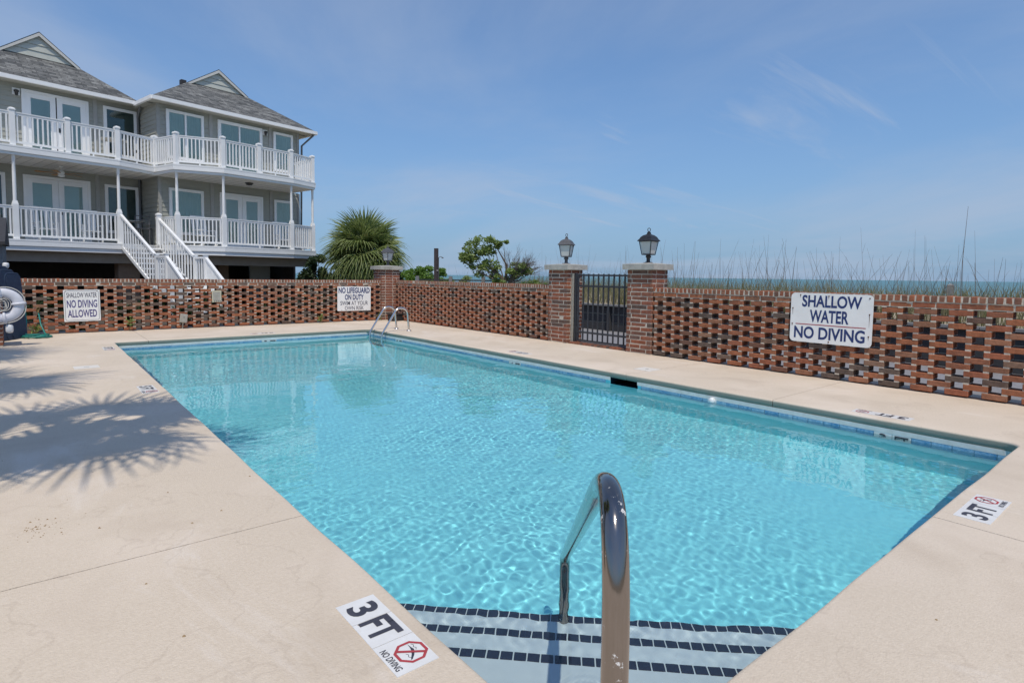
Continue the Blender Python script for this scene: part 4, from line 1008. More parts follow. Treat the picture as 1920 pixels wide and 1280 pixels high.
rlw = railing('lower_railing', ZD1, [(P00, PA), (PA, PC), (PD, PE), (PE, PF), (PF, PH), (PH, PI_), (PI_, PZ)], None)
col = MB(); col.box(-0.072, 0.072, -0.072, 0.072, 0, 1.06)
col.add([(-.072, -.072, 1.0601), (.072, -.072, 1.0601), (.072, .072, 1.0601), (-.072, .072, 1.0601), (-.048, -.048, 1.17), (.048, -.048, 1.17), (.048, .048, 1.17), (-.048, .048, 1.17)], [(0, 1, 5, 4), (1, 2, 6, 5), (2, 3, 7, 6), (3, 0, 4, 7)])
col.lathe([(0.048, 1.17), (0.047, 2.0), (0.042, 2.36), (0.05, 2.38), (0.05, 2.535)], seg=12)
col_me = col.mesh('porch_column', 'white_paint')
for p in (P00, PA, PC, PE, PF, PH, PI_):
    a = L2(*p); put('porch_column', col_me, rlw, (a[0], a[1], ZD1 - 0.002))
# windows and doors (plane v, outwards -v)
def frame_mb(u0, u1, z0, z1, w, v0, v1):
    m_ = MB(); hbox(m_, u0, u0 + w, v0, v1, z0, z1); hbox(m_, u1 - w, u1, v0, v1, z0, z1); hbox(m_, u0 + w, u1 - w, v0, v1, z1 - w, z1); hbox(m_, u0 + w, u1 - w, v0, v1, z0, z0 + w); return m_
def window(u0, u1, z0, z1, v, back_m='curtain', folds=True, mull=None, tw=0.10):
    w_ = frame_mb(u0, u1, z0, z1, tw, v - 0.075, v - 0.001).build('window', 'white_paint', house)
    m_ = MB(); s0, s1 = u0 + tw, u1 - tw; n = max(12, int((s1 - s0) / 0.022)); vs = []
    for i in range(n + 1):
        u = s0 + (s1 - s0) * i / n; d = v - 0.039 - (0.006 * math.sin(u * 70) + 0.003 * math.sin(u * 31 + 1) if folds else 0)
        vs += [(u - HU, d - HV, z0 + tw), (u - HU, d - HV, z1 - tw)]
    m_.add(vs, [(2 * i, 2 * i + 2, 2 * i + 3, 2 * i + 1) for i in range(n)], True); m_.build('curtain' if folds else 'blind_or_backing', back_m, w_)  # flat sheets in dark_interior paint the unlit room behind the pane
    m_ = MB(); hbox(m_, s0, s1, v - 0.054, v - 0.048, z0 + tw, z1 - tw); m_.build('pane', 'window_glass', w_)
    if mull: m_ = MB(); hbox(m_, mull - 0.035, mull + 0.035, v - 0.07, v - 0.0555, z0 + tw, z1 - tw); m_.build('mullion', 'white_paint', w_)
    return w_
def french_door(u0, u1, z0, z1, v, ajar=False):
    """double door: casing, two leaves each with a glazed panel"""
    d_ = frame_mb(u0, u1, z0, z1, 0.085, v - 0.07, v - 0.001).build('door', 'white_paint', house)
    mid = (u0 + u1) / 2
    for a, b in ((u0 + 0.087, mid - 0.018), (mid + 0.018, u1 - 0.087)):
        lf = frame_mb(a, b, z0 + 0.087, z1 - 0.09, 0.155, v - 0.055, v - 0.002).build('door_leaf', 'white_paint', d_)
        m_ = MB(); hbox(m_, a + 0.157, b - 0.157, v - 0.039, v - 0.035, z0 + 0.25, z1 - 0.25); m_.build('blind_or_backing', 'blind_or_backing', lf)
        m_ = MB(); hbox(m_, a + 0.157, b - 0.157, v - 0.046, v - 0.041, z0 + 0.25, z1 - 0.25); m_.build('pane', 'window_glass', lf)
    m_ = MB(); hbox(m_, mid - 0.017, mid + 0.017, v - 0.036, v - 0.003, z0 + 0.087, z1 - 0.087); m_.build('meeting_gap', 'door_gap' if ajar else 'white_paint', d_)
    m_ = MB(); hbox(m_, mid + 0.05, mid + 0.10, v - 0.075, v - 0.056, z0 + 0.98, z0 + 1.13); m_.build('handle', 'black_metal', d_)
    return d_
zb2, zb1 = ZD2 + 0.002, ZD1 + 0.002
french_door(5.15, 7.02, zb2, 7.30, V1, True); window(7.47, 8.54, ZD2 + 0.45, 7.28, V1, 'dark_interior', False)
french_door(5.11, 7.0, zb1, 4.49, V1); window(7.44, 8.53, ZD1 + 0.45, 4.46, V1, 'dark_interior', False)
window(3.6, 4.65, ZD1 + 0.45, 4.48, V1, 'dark_interior', False); window(3.5, 4.55, ZD2 + 0.45, 7.28, V1, 'dark_interior', False)
window(8.96, 10.29, ZD2 + 0.42, 7.25, V2, 'curtain', True, 9.63)
sd = window(10.82, 12.63, zb2, 7.255, V2, 'curtain', True, 11.67, 0.12)
window(13.12, 14.01, ZD2 + 0.55, 7.24, V2, 'curtain', True)
window(9.0, 10.23, ZD1 + 0.45, 4.40, V2, 'curtain', True)
french_door(10.85, 12.62, zb1, 4.445, V2); window(13.12, 13.97, ZD1 + 0.45, 4.40, V2, 'curtain', True)
# wall lamps
for u, z in ((5.02, 7.16), (12.76, 7.12)):
    v = V1 if u < 8 else V2
    m_ = MB(); hbox(m_, u - 0.10, u + 0.10, v - 0.048, v - 0.022, z - 0.10, z + 0.12); o = m_.build('lamp_plate', 'white_paint', house)
    m_ = MB(); m_.lathe([(0.02, 0.06), (0.06, 0.05), (0.075, 0.02), (0.07, 0.0), (0.05, -0.02), (0.045, -0.10), (0.03, -0.13)], (u - HU, v - 0.10 - HV, z), 12); m_.build('wall_lamp', 'black_metal', o)
# downspouts and gutters
m_ = MB(); m_.tube([Vector((8.52 - HU, 24.60 - HV, 7.45)), Vector((8.52 - HU, 24.64 - HV, 7.36)), Vector((8.57 - HU, 25.0 - HV, 7.12)), Vector((8.57 - HU, 25.02 - HV, 2.3))], 0.045, 8); m_.build('downspout', 'downspout', house)
m_ = MB(); m_.tube([Vector((14.80 - HU, 23.08 - HV, 7.42)), Vector((14.76 - HU, 23.10 - HV, 7.32)), Vector((14.40 - HU, 23.40 - HV, 6.86)), Vector((14.36 - HU, 23.46 - HV, 2.3))], 0.045, 8); m_.build('downspout', 'downspout', house)
# roofs: hips with small gables
def dutch_roof(c, hw_, ev, s, tp, depth, left=True, ROOFZ=7.5):
    """hip roof with a gablet: eaves at c +- hw_, front eave at v=ev, gablet s back"""
    z0 = ROOFZ; zg = z0 + s * tp; za = z0 + hw_ * tp
    def q(u, v, z): return (u - HU, v - HV, z)
    e0, e1, eb = q(c - hw_, ev, z0), q(c + hw_, ev, z0), ev + depth
    g0, g1 = q(c - hw_ + s, ev + s, zg), q(c + hw_ - s, ev + s, zg)
    ap = q(c, ev + s - 0.12, za); apb = q(c, eb, za)
    r_ = MB()
    sl = math.sqrt(1 + tp * tp)
    faces = [[e0, e1, g1, g0], [e1, q(c + hw_, eb, z0), apb, q(c, ev + s, za), g1], [q(c - hw_, eb, z0), e0, g0, q(c, ev + s, za), apb]]
    for f in faces: r_.add(f, [tuple(range(len(f)))])
    # overhanging rake strips of shingle past the gablet
    for sg in (-1, 1):
        gl = q(c + sg * (hw_ - s + 0.06), ev + s - 0.12, zg - 0.06 * tp); gm = q(c + sg * (hw_ - s + 0.06), ev + s, zg - 0.06 * tp)
        r_.add([gl, gm, q(c, ev + s, za + .004), q(c, ev + s - .12, za + .004)] if sg > 0 else [gm, gl, q(c, ev + s - .12, za + .004), q(c, ev + s, za + .004)], [(0, 1, 2, 3)])
    R = r_.build('roof', 'shingle', house)
    me = R.data; uvl = me.uv_layers.new(name='UVMap')
    for p in me.polygons:
        n = p.normal
        for li in p.loop_indices:
            co = me.vertices[me.loops[li].vertex_index].co
            a = co.x if abs(n.y) > abs(n.x) else co.y
            uvl.data[li].uv = (a, (co.z - z0) * sl / tp if tp else 0)
    # lapped boards of the gablet
    n = 4; W = hw_ - s
    bk_ = MB(); bk_.add([q(c - W, ev + s - .004, zg), q(c + W, ev + s - .004, zg), q(c, ev + s - .004, za)], [(0, 1, 2)]); bk_.build('gable_backing', 'gable_siding', R)
    for i in range(n):
        za0 = zg + (za - zg) * i / n; za1 = zg + (za - zg) * (i + 1) / n - 0.012; w0 = W * (1 - i / n); w1 = W * (1 - (za1 - zg) / (za - zg))
        b_ = MB(); b_.add([q(c - w0, ev + s - .035, za0), q(c + w0, ev + s - .035, za0), q(c + w1, ev + s - .012, za1), q(c - w1, ev + s - .012, za1), q(c - w0, ev + s - .006, za0), q(c + w0, ev + s - .006, za0)], [(0, 1, 2, 3), (4, 5, 1, 0)]); b_.build('gable_board', 'gable_siding', R)
    # rake trim
    for sg in (-1, 1):
        t_ = MB(); p0 = Vector(q(c + sg * (W + 0.05), ev + s - .11, zg - .05 * tp - .02)); p1 = Vector(q(c, ev + s - .11, za - .02)); dn = Vector((0, 0, -0.12)); bk = Vector((0, 0.03, 0))
        t_.add([p0, p1, p1 + dn, p0 + dn * 0.8, p0 + bk, p1 + bk, p1 + dn + bk, p0 + dn * .8 + bk], [(0, 1, 2, 3), (7, 6, 5, 4), (3, 2, 6, 7), (0, 4, 5, 1)]); t_.build('rake_trim', 'soffit', R)
    # gutter and fascia along the eaves, soffit below
    f_ = MB()
    runs = [((c - hw_, ev), (c + hw_, ev)), ((c + hw_, ev), (c + hw_, eb))] + ([((c - hw_, eb if not left else ev + 1.6), (c - hw_, ev))])
    for p, r2 in runs: f_.bar(L2(*p), L2(*r2), 0.09, z0 - 0.115, z0 + 0.012)
    f_.build('gutter', 'white_paint', R)
    s_ = MB(); hbox(s_, c - hw_ + .05, c + hw_ - .05, ev + .05, ev + 0.62, z0 - 0.10, z0 - 0.085); hbox(s_, c + hw_ - .75, c + hw_ - .052, ev + .752, eb, z0 - 0.10, z0 - 0.085); hbox(s_, c - hw_ + .052, c - hw_ + .75, ev + .752, ev + 2.2, z0 - .10, z0 - .085)
    s_.build('soffit_board', 'siding', R)
    return R
dutch_roof(5.90, 2.62, 24.6, 1.5, 0.78, 11, False, 7.55)
r2 = dutch_roof(11.62, 3.28, 23.01, 2.1, 0.67, 12, True, 7.5)
m_ = MB(); hbox(m_, 10.55, 10.75, 26.0, 26.2, 8.95, 9.22); m_.build('vent_cap', 'shed_roof', r2)
# ceiling fan and lamp under the upper deck
fu, fv = 5.9, 24.0
m_ = MB(); m_.lathe([(0.06, 4.765), (0.055, 4.72), (0.018, 4.70), (0.018, 4.62), (0.07, 4.60), (0.10, 4.55), (0.09, 4.50), (0.06, 4.47), (0.10, 4.46), (0.09, 4.42), (0.03, 4.40)], (fu - HU, fv - HV, 0), 14); fan = m_.build('ceiling_fan', 'white_paint', up)
for k in range(5):
    a = 0.4 + 2 * PI * k / 5; d = Vector((math.cos(a), math.sin(a), 0)); n = Vector((-d.y, d.x, 0)); c = Vector((fu - HU, fv - HV, 4.525)); b_ = MB()
    b_.add([c + d * .12 + n * .04, c + d * .12 - n * .04, c + d * .66 - n * .075 + Vector((0, 0, -.012)), c + d * .70 + Vector((0, 0, -.01)), c + d * .66 + n * .075 + Vector((0, 0, .012))], [(0, 1, 2, 3, 4)])
    b_.add([v - Vector((0, 0, .008)) for v in [c + d * .12 + n * .04, c + d * .12 - n * .04, c + d * .66 - n * .075 + Vector((0, 0, -.012)), c + d * .70 + Vector((0, 0, -.01)), c + d * .66 + n * .075 + Vector((0, 0, .012))]], [(4, 3, 2, 1, 0)]); b_.build('fan_blade', 'fan_wood', up)
m_ = MB(); m_.lathe([(0.15, 4.765), (0.15, 4.735), (0.12, 4.72), (0.10, 4.68), (0.03, 4.665)], (11.4 - HU, 22.2 - HV, 0), 12); m_.build('ceiling_lamp', 'black_metal', up)
# under-house: beams, columns, dark recess
m_ = MB(); hbox(m_, UL, 8.4, 23.25, 23.45, 1.56, 1.895); hbox(m_, 8.9, 13.9, 21.95, 22.15, 1.56, 1.895); m_.build('floor_beam', 'beam_paint', house)
for u0, u1, v0 in ((7.32, 7.98, 23.5), (3.2, 3.6, 23.5), (10.9, 11.3, 23.8)):
    m_ = MB(); hbox(m_, u0, u1, v0, v0 + 0.4, -0.06, 1.89); m_.build('support_pier', 'column_brick_brown', house)
m_ = MB(); hbox(m_, 13.88, 14.08, 21.86, 22.06, -0.06, 1.895); m_.build('support_post', 'grey_trim', house)
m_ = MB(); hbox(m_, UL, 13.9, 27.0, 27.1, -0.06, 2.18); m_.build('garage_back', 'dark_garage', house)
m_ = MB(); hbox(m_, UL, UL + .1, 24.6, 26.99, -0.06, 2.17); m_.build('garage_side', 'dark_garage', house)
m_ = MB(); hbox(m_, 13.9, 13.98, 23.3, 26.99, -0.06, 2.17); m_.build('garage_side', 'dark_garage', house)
m_ = MB(); hbox(m_, 12.4, 13.3, 24.2, 24.3, -0.06, 1.88); m_.build('garage_partition', 'siding', house)
m_ = MB(); hbox(m_, UL, UR, V1 + .2, 33, 2.1, 2.2); m_.build('floor_slab', 'beam_paint', house)
m_ = MB(); hbox(m_, UL, UR - .2, 31.8, 32, 2.21, 7.3); m_.build('rear_wall', 'siding', house)

# stairs: a flight to a landing, then a second flight, between u 7.24 and 8.50
stair = thing_parent = None
SL, SR = 7.27, 8.42
def zstair(v):     # tread line height
    if v > 20.0: return ZD1 - (22.95 - v) * 0.49
    if v > 19.25: return ZD1 - (22.95 - 20.0) * 0.49
    return ZD1 - (22.95 - 20.0) * 0.49 - (19.25 - v) * 0.62
s_ = MB()
for u in (SL, SR):
    for va, vb in ((22.86, 20.0), (19.25, 18.02)):
        a = L2(u, va); b = L2(u, vb); s_.bar(a, b, 0.05, zstair(va - .001) - 0.17, zstair(va - .001) - 0.05, zstair(vb + .001) - zstair(va - .001))
    s_.bar(L2(u, 20.0), L2(u, 19.25), 0.05, zstair(19.6) - 0.26, zstair(19.6) - 0.03)
stairs = s_.build('staircase', 'white_paint', house)
for va, vb, n in ((22.86, 20.0, 8), (19.25, 18.02, 4)):
    for i in range(n):
        v = va + (vb - va) * (i + 0.5) / n; h = (va - vb) / n / 2; z = zstair(v)
        m_ = MB(); hbox(m_, SL + .026, SR - .026, v - h - 0.01, v + h + 0.01, z - 0.045, z); m_.build('tread', 'white_paint', stairs)
m_ = MB(); hbox(m_, SL + .026, SR - .026, 19.26, 19.99, zstair(19.6) - 0.045, zstair(19.6)); m_.build('landing', 'white_paint', stairs)
pole = MB(); pole.box(-0.055, 0.055, -0.055, 0.055, -0.25, 1.03); pole.box(-0.068, 0.068, -0.068, 0.068, 1.03, 1.06); pole_me = pole.mesh('newel_post', 'white_paint')
sb = MB(); sb.box(-0.019, 0.019, -0.019, 0.019, -0.16, 0.93); sb_me = sb.mesh('baluster', 'white_paint')
for u in (SL, SR):
    hr = MB()
    for va, vb in ((22.93, 20.0), (19.25, 18.0)):
        hr.bar(L2(u, va), L2(u, vb), 0.085, zstair(va - .001) + 0.93, zstair(va - .001) + 1.0, zstair(vb + .001) - zstair(va - .001))
        n = int((va - vb) / (0.215 if va > 20 else 0.135))
        for i in range(n):
            v = va + (vb - va) * (i + 0.5) / n; a = L2(u, v); put('baluster', sb_me, stairs, (a[0], a[1], zstair(v)))
    hr.bar(L2(u, 20.0), L2(u, 19.25), 0.085, zstair(19.6) + 0.93, zstair(19.6) + 1.0)
    hr.build('handrail', 'white_paint', stairs)
    for i in range(4):
        a = L2(u, 19.9 - 0.18 * i); put('baluster', sb_me, stairs, (a[0], a[1], zstair(19.6)))
    for v in (20.0, 19.25, 18.0):
        a = L2(u, v); put('newel_post', pole_me, stairs, (a[0], a[1], zstair(v + .002) if v != 19.25 else zstair(19.6)))
a = L2(SR, 22.9); put('newel_post', pst_me, stairs, (a[0], a[1], ZD1 - 0.002))
# closed panel boards below the second flight
for u in (SL, SR):
    for i in range(9):
        v = 19.2 - i * 0.135; b_ = MB(); hbox(b_, u - 0.015, u + 0.012, v - 0.128, v, -0.06, zstair(v - .07) + 0.92); b_.build('stair_board', 'white_paint', stairs)

# ---- porch furniture
def to_world(u, v, z): p = _U * u + _N * v; return (p.x, p.y, z)
def make_chair(label, u, v, z, rz, group):
    c = thing('rocking_chair', label, 'chair', to_world(u, v, z), HA + rz, group)
    for sx in (-.27, .27):
        m_ = MB(); m_.tube([(sx, -.36 + .09 * i, .03 + .10 * ((i - 4.5) / 4.5) ** 2 * .5) for i in range(10)], .02, 6); m_.build('rocker', 'white_paint', c)
        m_ = MB(); m_.tube([(sx, -.25, .05), (sx, -.25, .60)], .022, 6); m_.build('leg', 'white_paint', c)
        m_ = MB(); m_.tube([(sx, .20, .05), (sx, .24, .45), (sx, .36, 1.13)], .024, 6); m_.build('leg', 'white_paint', c)
        m_ = MB(); m_.box(sx - .045, sx + .045, -.30, .27, .60, .625); m_.build('armrest', 'white_paint', c)
    m_ = MB(); m_.box(-.26, .26, -.28, .25, .40, .43); m_.build('seat', 'white_paint', c)
    m_ = MB(); m_.add([(-.30, .345, 1.05), (.30, .345, 1.05), (.30, .365, 1.17), (-.30, .365, 1.17), (-.30, .375, 1.05), (.30, .375, 1.05), (.30, .395, 1.17), (-.30, .395, 1.17)], [(0, 1, 2, 3), (7, 6, 5, 4), (3, 2, 6, 7), (4, 5, 1, 0), (0, 3, 7, 4), (1, 5, 6, 2)]); m_.build('headrest', 'white_paint', c)
    for i in range(5):
        x = -.20 + .10 * i; m_ = MB(); m_.bar((x, .245), (x, .355), .05, .46, .475, .60) if False else m_.add([(x - .025, .24, .46), (x + .025, .24, .46), (x + .025, .35, 1.06), (x - .025, .35, 1.06), (x - .025, .255, .46), (x + .025, .255, .46), (x + .025, .365, 1.06), (x - .025, .365, 1.06)], [(0, 1, 2, 3), (7, 6, 5, 4), (1, 5, 6, 2), (0, 3, 7, 4)]); m_.build('back_slat', 'white_paint', c)
    return c
G = 'white rocking chairs on the porch'
make_chair('white rocking chair on the lower porch before the left half of the double door', 5.45, 24.1, ZD1, 0.1, G)
make_chair('white rocking chair on the lower porch before the right half of the double door', 6.70, 24.1, ZD1, -0.05, G)
make_chair('white rocking chair on the lower porch behind the rail below the curtained window', 9.9, 22.7, ZD1, 0.2, G)
make_chair('white rocking chair on the lower porch behind the rail near the right end', 12.9, 22.4, ZD1, -0.2, G)
def patio_table(label, u, v, z):
    t = thing('patio_table', label, 'table', to_world(u, v, z), HA)
    m_ = MB(); m_.lathe([(0.42, 0.86), (0.43, 0.875), (0.42, 0.89)], seg=22); m_.build('table_top', 'grey_trim', t)
    for k in range(4):
        a = PI / 4 + k * PI / 2; m_ = MB(); m_.tube([(.36 * math.cos(a), .36 * math.sin(a), .02), (.28 * math.cos(a), .28 * math.sin(a), .87)], .018, 6); m_.build('leg', 'grey_trim', t)
    return t
patio_table('grey round table on the lower porch at the head of the stairs', 8.05, 24.3, ZD1)
def bar_chair(label, u, v, z, rz):
    c = thing('patio_chair', label, 'chair', to_world(u, v, z), HA + rz, 'metal patio chairs')
    for sx in (-.22, .22):
        for sy, h in ((-.2, .62), (.2, 1.08)): m_ = MB(); m_.tube([(sx, sy, 0.02), (sx, sy * 1.02, h)], .016, 6); m_.build('leg', 'faded_metal', c)
    m_ = MB(); m_.box(-.23, .23, -.22, .22, .60, .63); m_.build('seat', 'faded_metal', c)
    for z_ in (.78, .92, 1.06): m_ = MB(); m_.tube([(-.22, .203, z_), (.22, .203, z_)], .014, 6); m_.build('back_bar', 'faded_metal', c)
    return c
bar_chair('grey metal chair beside the round table on the lower porch', 8.3, 23.95, ZD1, 2.6)
bar_chair('grey metal chair on the upper balcony behind the inner corner rail', 8.2, 24.3, ZD2, 1.2)
patio_table('grey round table on the upper balcony in front of the window', 7.5, 24.2, ZD2)

# ------------------------------------------------------------------ left edge: shed, loungers, life ring, hose
shed = thing('garden_shed', 'blue grey sided shed at the left edge behind the far wall', 'shed', (-2.0, 17.4, 0))
sx1 = 1.45
m_ = MB(); m_.box(-3.0, sx1 - 0.002, 0.02, 2.5, -0.06, 1.95); m_.build('wall', 'shed_siding', shed)
z = 0.0
while z < 1.9:
    m_ = MB(); m_.add([(-3.0, -0.012, z), (sx1, -0.012, z), (sx1, 0.012, z + .14), (-3.0, 0.012, z + .14), (-3.0, 0.019, z), (sx1, .019, z), (sx1, .019, z + .14), (-3.0, .019, z + .14)], [(0, 1, 2, 3), (4, 5, 1, 0), (1, 5, 6, 2), (3, 2, 6, 7)]); m_.build('siding_board', 'shed_siding', shed); z += 0.13
m_ = MB(); m_.add([(-3.2, -0.25, 1.92), (sx1 + .06, -0.25, 1.92), (sx1 + .06, 1.3, 2.55), (-3.2, 1.3, 2.55), (-3.2, -.25, 1.85), (sx1 + .06, -.25, 1.85), (sx1 + .06, 2.8, 1.9), (-3.2, 2.8, 1.9)], [(0, 1, 2, 3), (4, 5, 1, 0), (3, 2, 6, 7), (1, 5, 6, 2), (7, 6, 5, 4)]); m_.build('roof', 'shed_roof', shed)
m_ = MB(); m_.lathe([(0.01, 1.46), (0.05, 1.45), (0.06, 1.42), (0.06, 1.36), (0.04, 1.33)], (sx1 + 0.05, -0.06, 0), 14); m_.build('flood_lamp', 'plastic_white', shed)
for i in range(5):
    lg = thing('folded_lounger', ['navy folded sun lounger standing on end, outermost by the green hose', 'navy folded sun lounger standing on end, second from the hose', 'navy folded sun lounger standing on end, third from the hose', 'navy folded sun lounger standing on end, fourth from the hose', 'navy folded sun lounger standing on end, innermost behind the life ring'][i], 'sun lounger', (-0.26 - 0.075 * i, 14.35 - 0.13 * i, 0), 1.15, 'folded navy loungers leaning at the left edge')
    m_ = MB(); w_, h_ = 0.50, 1.22 + 0.06 * i; pr = rounded(w_, h_, 0.12)
    m_.add([(a, -0.02, b + h_ / 2) for a, b in pr] + [(a, 0.02, b + h_ / 2) for a, b in pr], [tuple(range(len(pr))), tuple(reversed(range(len(pr), 2 * len(pr))))] + [(k, len(pr) + k, len(pr) + (k + 1) % len(pr), (k + 1) % len(pr)) for k in range(len(pr))]); m_.build('sling', 'navy_fabric', lg, rot=(rad(-4), 0, 0))
    m_ = MB(); m_.tube([(a * 1.04, 0, b * 1.02 + h_ / 2) for a, b in pr + pr[:1]], 0.016, 6, caps=False); m_.build('frame', 'navy_fabric', lg, rot=(rad(-4), 0, 0))
lr = thing('life_ring', 'white life ring with rope hung on the brick pier at the left edge', 'life ring', (-0.44, 12.93, 0.70))
R0, r0 = 0.215, 0.078; vs = []; n1, n2 = 36, 14
for i in range(n1):
    a = 2 * PI * i / n1
    for j in range(n2): b = 2 * PI * j / n2; vs.append(((R0 + r0 * math.cos(b)) * math.cos(a), 0.62 * r0 * math.sin(b), (R0 + r0 * math.cos(b)) * math.sin(a)))
m_ = MB(); m_.add(vs, [(i * n2 + j, i * n2 + (j + 1) % n2, ((i + 1) % n1) * n2 + (j + 1) % n2, ((i + 1) % n1) * n2 + j) for i in range(n1) for j in range(n2)], True); m_.build('buoy', 'ring_white', lr)
for k in range(4):
    a = k * PI / 2 + 0.12; m_ = MB(); pts = [(math.cos(a) * (R0 + (r0 + .006) * math.cos(b)) , (0.62 * r0 + .006) * math.sin(b), math.sin(a) * (R0 + (r0 + .006) * math.cos(b))) for b in [2 * PI * i / 14 for i in range(15)]]
    m_.tube(pts, 0.022, 6, caps=False); m_.build('band', 'ring_white', lr)
m_ = MB(); pts = []
for i in range(61):
    a = 2 * PI * i / 60; k = abs(math.sin(2 * (a - 0.12))); pts.append(((R0 + r0 + 0.008 + 0.018 * k) * math.cos(a), -0.02, (R0 + r0 + 0.008 + 0.018 * k) * math.sin(a)))
m_.tube(pts, 0.009, 6, caps=False); m_.build('grab_rope', 'rope', lr)
m_ = MB(); r5 = random.Random(5)
for k in range(6):
    cx, cz, q = r5.uniform(-.04, .04), r5.uniform(-.03, .03), r5.uniform(.05, .11); m_.tube([(cx + q * .75 * math.cos(t), -.03 + .02 * math.sin(t * 2 + k), cz + q * math.sin(t)) for t in [2 * PI * i / 18 for i in range(19)]], .006, 5, caps=False)
m_.build('rope_coil', 'rope', lr)
m_ = MB(); m_.tube([(-.10, 0.10, 0.30), (-.10, 0.0, 0.30), (-0.05, -0.02, 0.22)], .012, 6); m_.build('hook', 'black_metal', lr)
fb = thing('rope_float', 'small white float hanging under the life ring', 'float', (-0.36, 12.95, 0.30))
m_ = MB(); m_.lathe([(0.01, 0.075), (0.04, 0.07), (0.052, 0.045), (0.052, -0.03), (0.042, -0.062), (0.012, -0.07)], seg=14); m_.build('float_body', 'plastic_white', fb)
m_ = MB(); m_.tube([(0, 0, 0.07), (-0.01, 0, 0.20)], .006, 5); m_.build('cord', 'rope', fb)
# garden hose
hs = thing('garden_hose', 'green garden hose coiled on the deck and looped to the wall tap', 'hose', (0.03, 14.45, 0))
pts = [Vector((0.0, 0.52, 0.44)), Vector((0.01, 0.50, 0.40)), Vector((0.03, 0.42, 0.22)), Vector((0.09, 0.25, 0.05)), Vector((0.14, 0.10, 0.018))]
for i in range(64):
    a = 0.9 - i * 2 * PI / 16; q = 0.20 + 0.05 * math.sin(i * .7) + 0.02 * math.sin(i * 2.1); pts.append(Vector((q * 0.95 * math.cos(a) - 0.03, q * 1.1 * math.sin(a) - 0.06, 0.016 + 0.009 * (i // 16) + 0.006 * math.sin(i * .9))))
pts += [Vector((-0.22, 0.05, 0.06)), Vector((-0.18, 0.18, 0.25)), Vector((-0.20, 0.30, 0.52)), Vector((-0.30, 0.38, 0.80)), Vector((-0.40, 0.42, 0.95))]
m_ = MB(); m_.tube(fillet(pts, 0.04, 2), 0.012, 8); m_.build('hose_line', 'hose_green', hs)
# dark utility box by the corner pier
ub = thing('utility_box', 'low black plastic box at the foot of the corner pier', 'box', (7.80, 14.62, 0), 0.3)
m_ = MB(); m_.box(-.20, .20, -.13, .13, 0.002, .17); m_.build('body', 'rubber_black', ub, bevel=0.02)
m_ = MB(); m_.box(-.215, .215, -.145, .145, .171, .20); m_.build('lid', 'rubber_black', ub, bevel=0.01)

# ------------------------------------------------------------------ plants
def frond_mesh(name, m, R=0.95, pet=0.75, seg=30, droop=0.35, seed=0, spread=rad(285)):
    """fan palm leaf: long stalk along +x, then a fan of narrow folded fingers with drooping tips"""
    r = random.Random(seed); f = MB()
    f.tube([(0, 0, 0), (pet * .5, 0, 0.02), (pet, 0, 0)], [0.022, 0.016, 0.011], 5)
    for i in range(seg):
        t = (i + 0.5) / seg - 0.5; a = t * spread; L = R * (1 - 0.45 * abs(2 * t) ** 2.2) * r.uniform(0.9, 1.06)
        a += r.uniform(-.02, .02); d = Vector((math.cos(a), math.sin(a), 0)); n = Vector((-d.y, d.x, 0)); dr = droop * r.uniform(0.7, 1.5)
        wid = 0.0235 * R / 0.95
        prev = None
        for k, s in enumerate((0.03, 0.30, 0.60, 0.84, 1.0)):
            w = wid * (0.45, 1.0, 0.85, 0.45, 0.04)[k]; z = -dr * L * max(0, s - 0.35) ** 2 * 1.6 - 0.10 * abs(2 * t) * L * s
            c = Vector((pet, 0, 0)) + d * (L * s * (1 - .15 * dr * s)) + Vector((0, 0, z)); row = [c - n * w + Vector((0, 0, -w * .5)), c + Vector((0, 0, w * .5)), c + n * w + Vector((0, 0, -w * .5))]
            if prev: f.add(prev + row, [(0, 1, 4, 3), (1, 2, 5, 4)])
            prev = row
    return f.mesh(name, m)
FR = [frond_mesh('frond', 'palm_leaf', R=0.95, pet=0.66, seed=s, droop=d) for s, d in ((1, .35), (2, .6), (3, .9))]
FRD = [frond_mesh('dead_frond', 'palm_dead', R=0.80, seed=9, droop=1.1, spread=rad(200))]
boot_b = MB(); boot_b.add([(-.055, 0, 0), (.055, 0, 0), (.03, .03, .0), (-.03, .03, 0), (-.03, -.16, .34), (.03, -.16, .34), (.022, -.145, .35), (-.022, -.145, .35)], [(0, 1, 5, 4), (1, 2, 6, 5), (2, 3, 7, 6), (3, 0, 4, 7), (4, 5, 6, 7)])
BOOT = boot_b.mesh('leaf_base', 'boot')
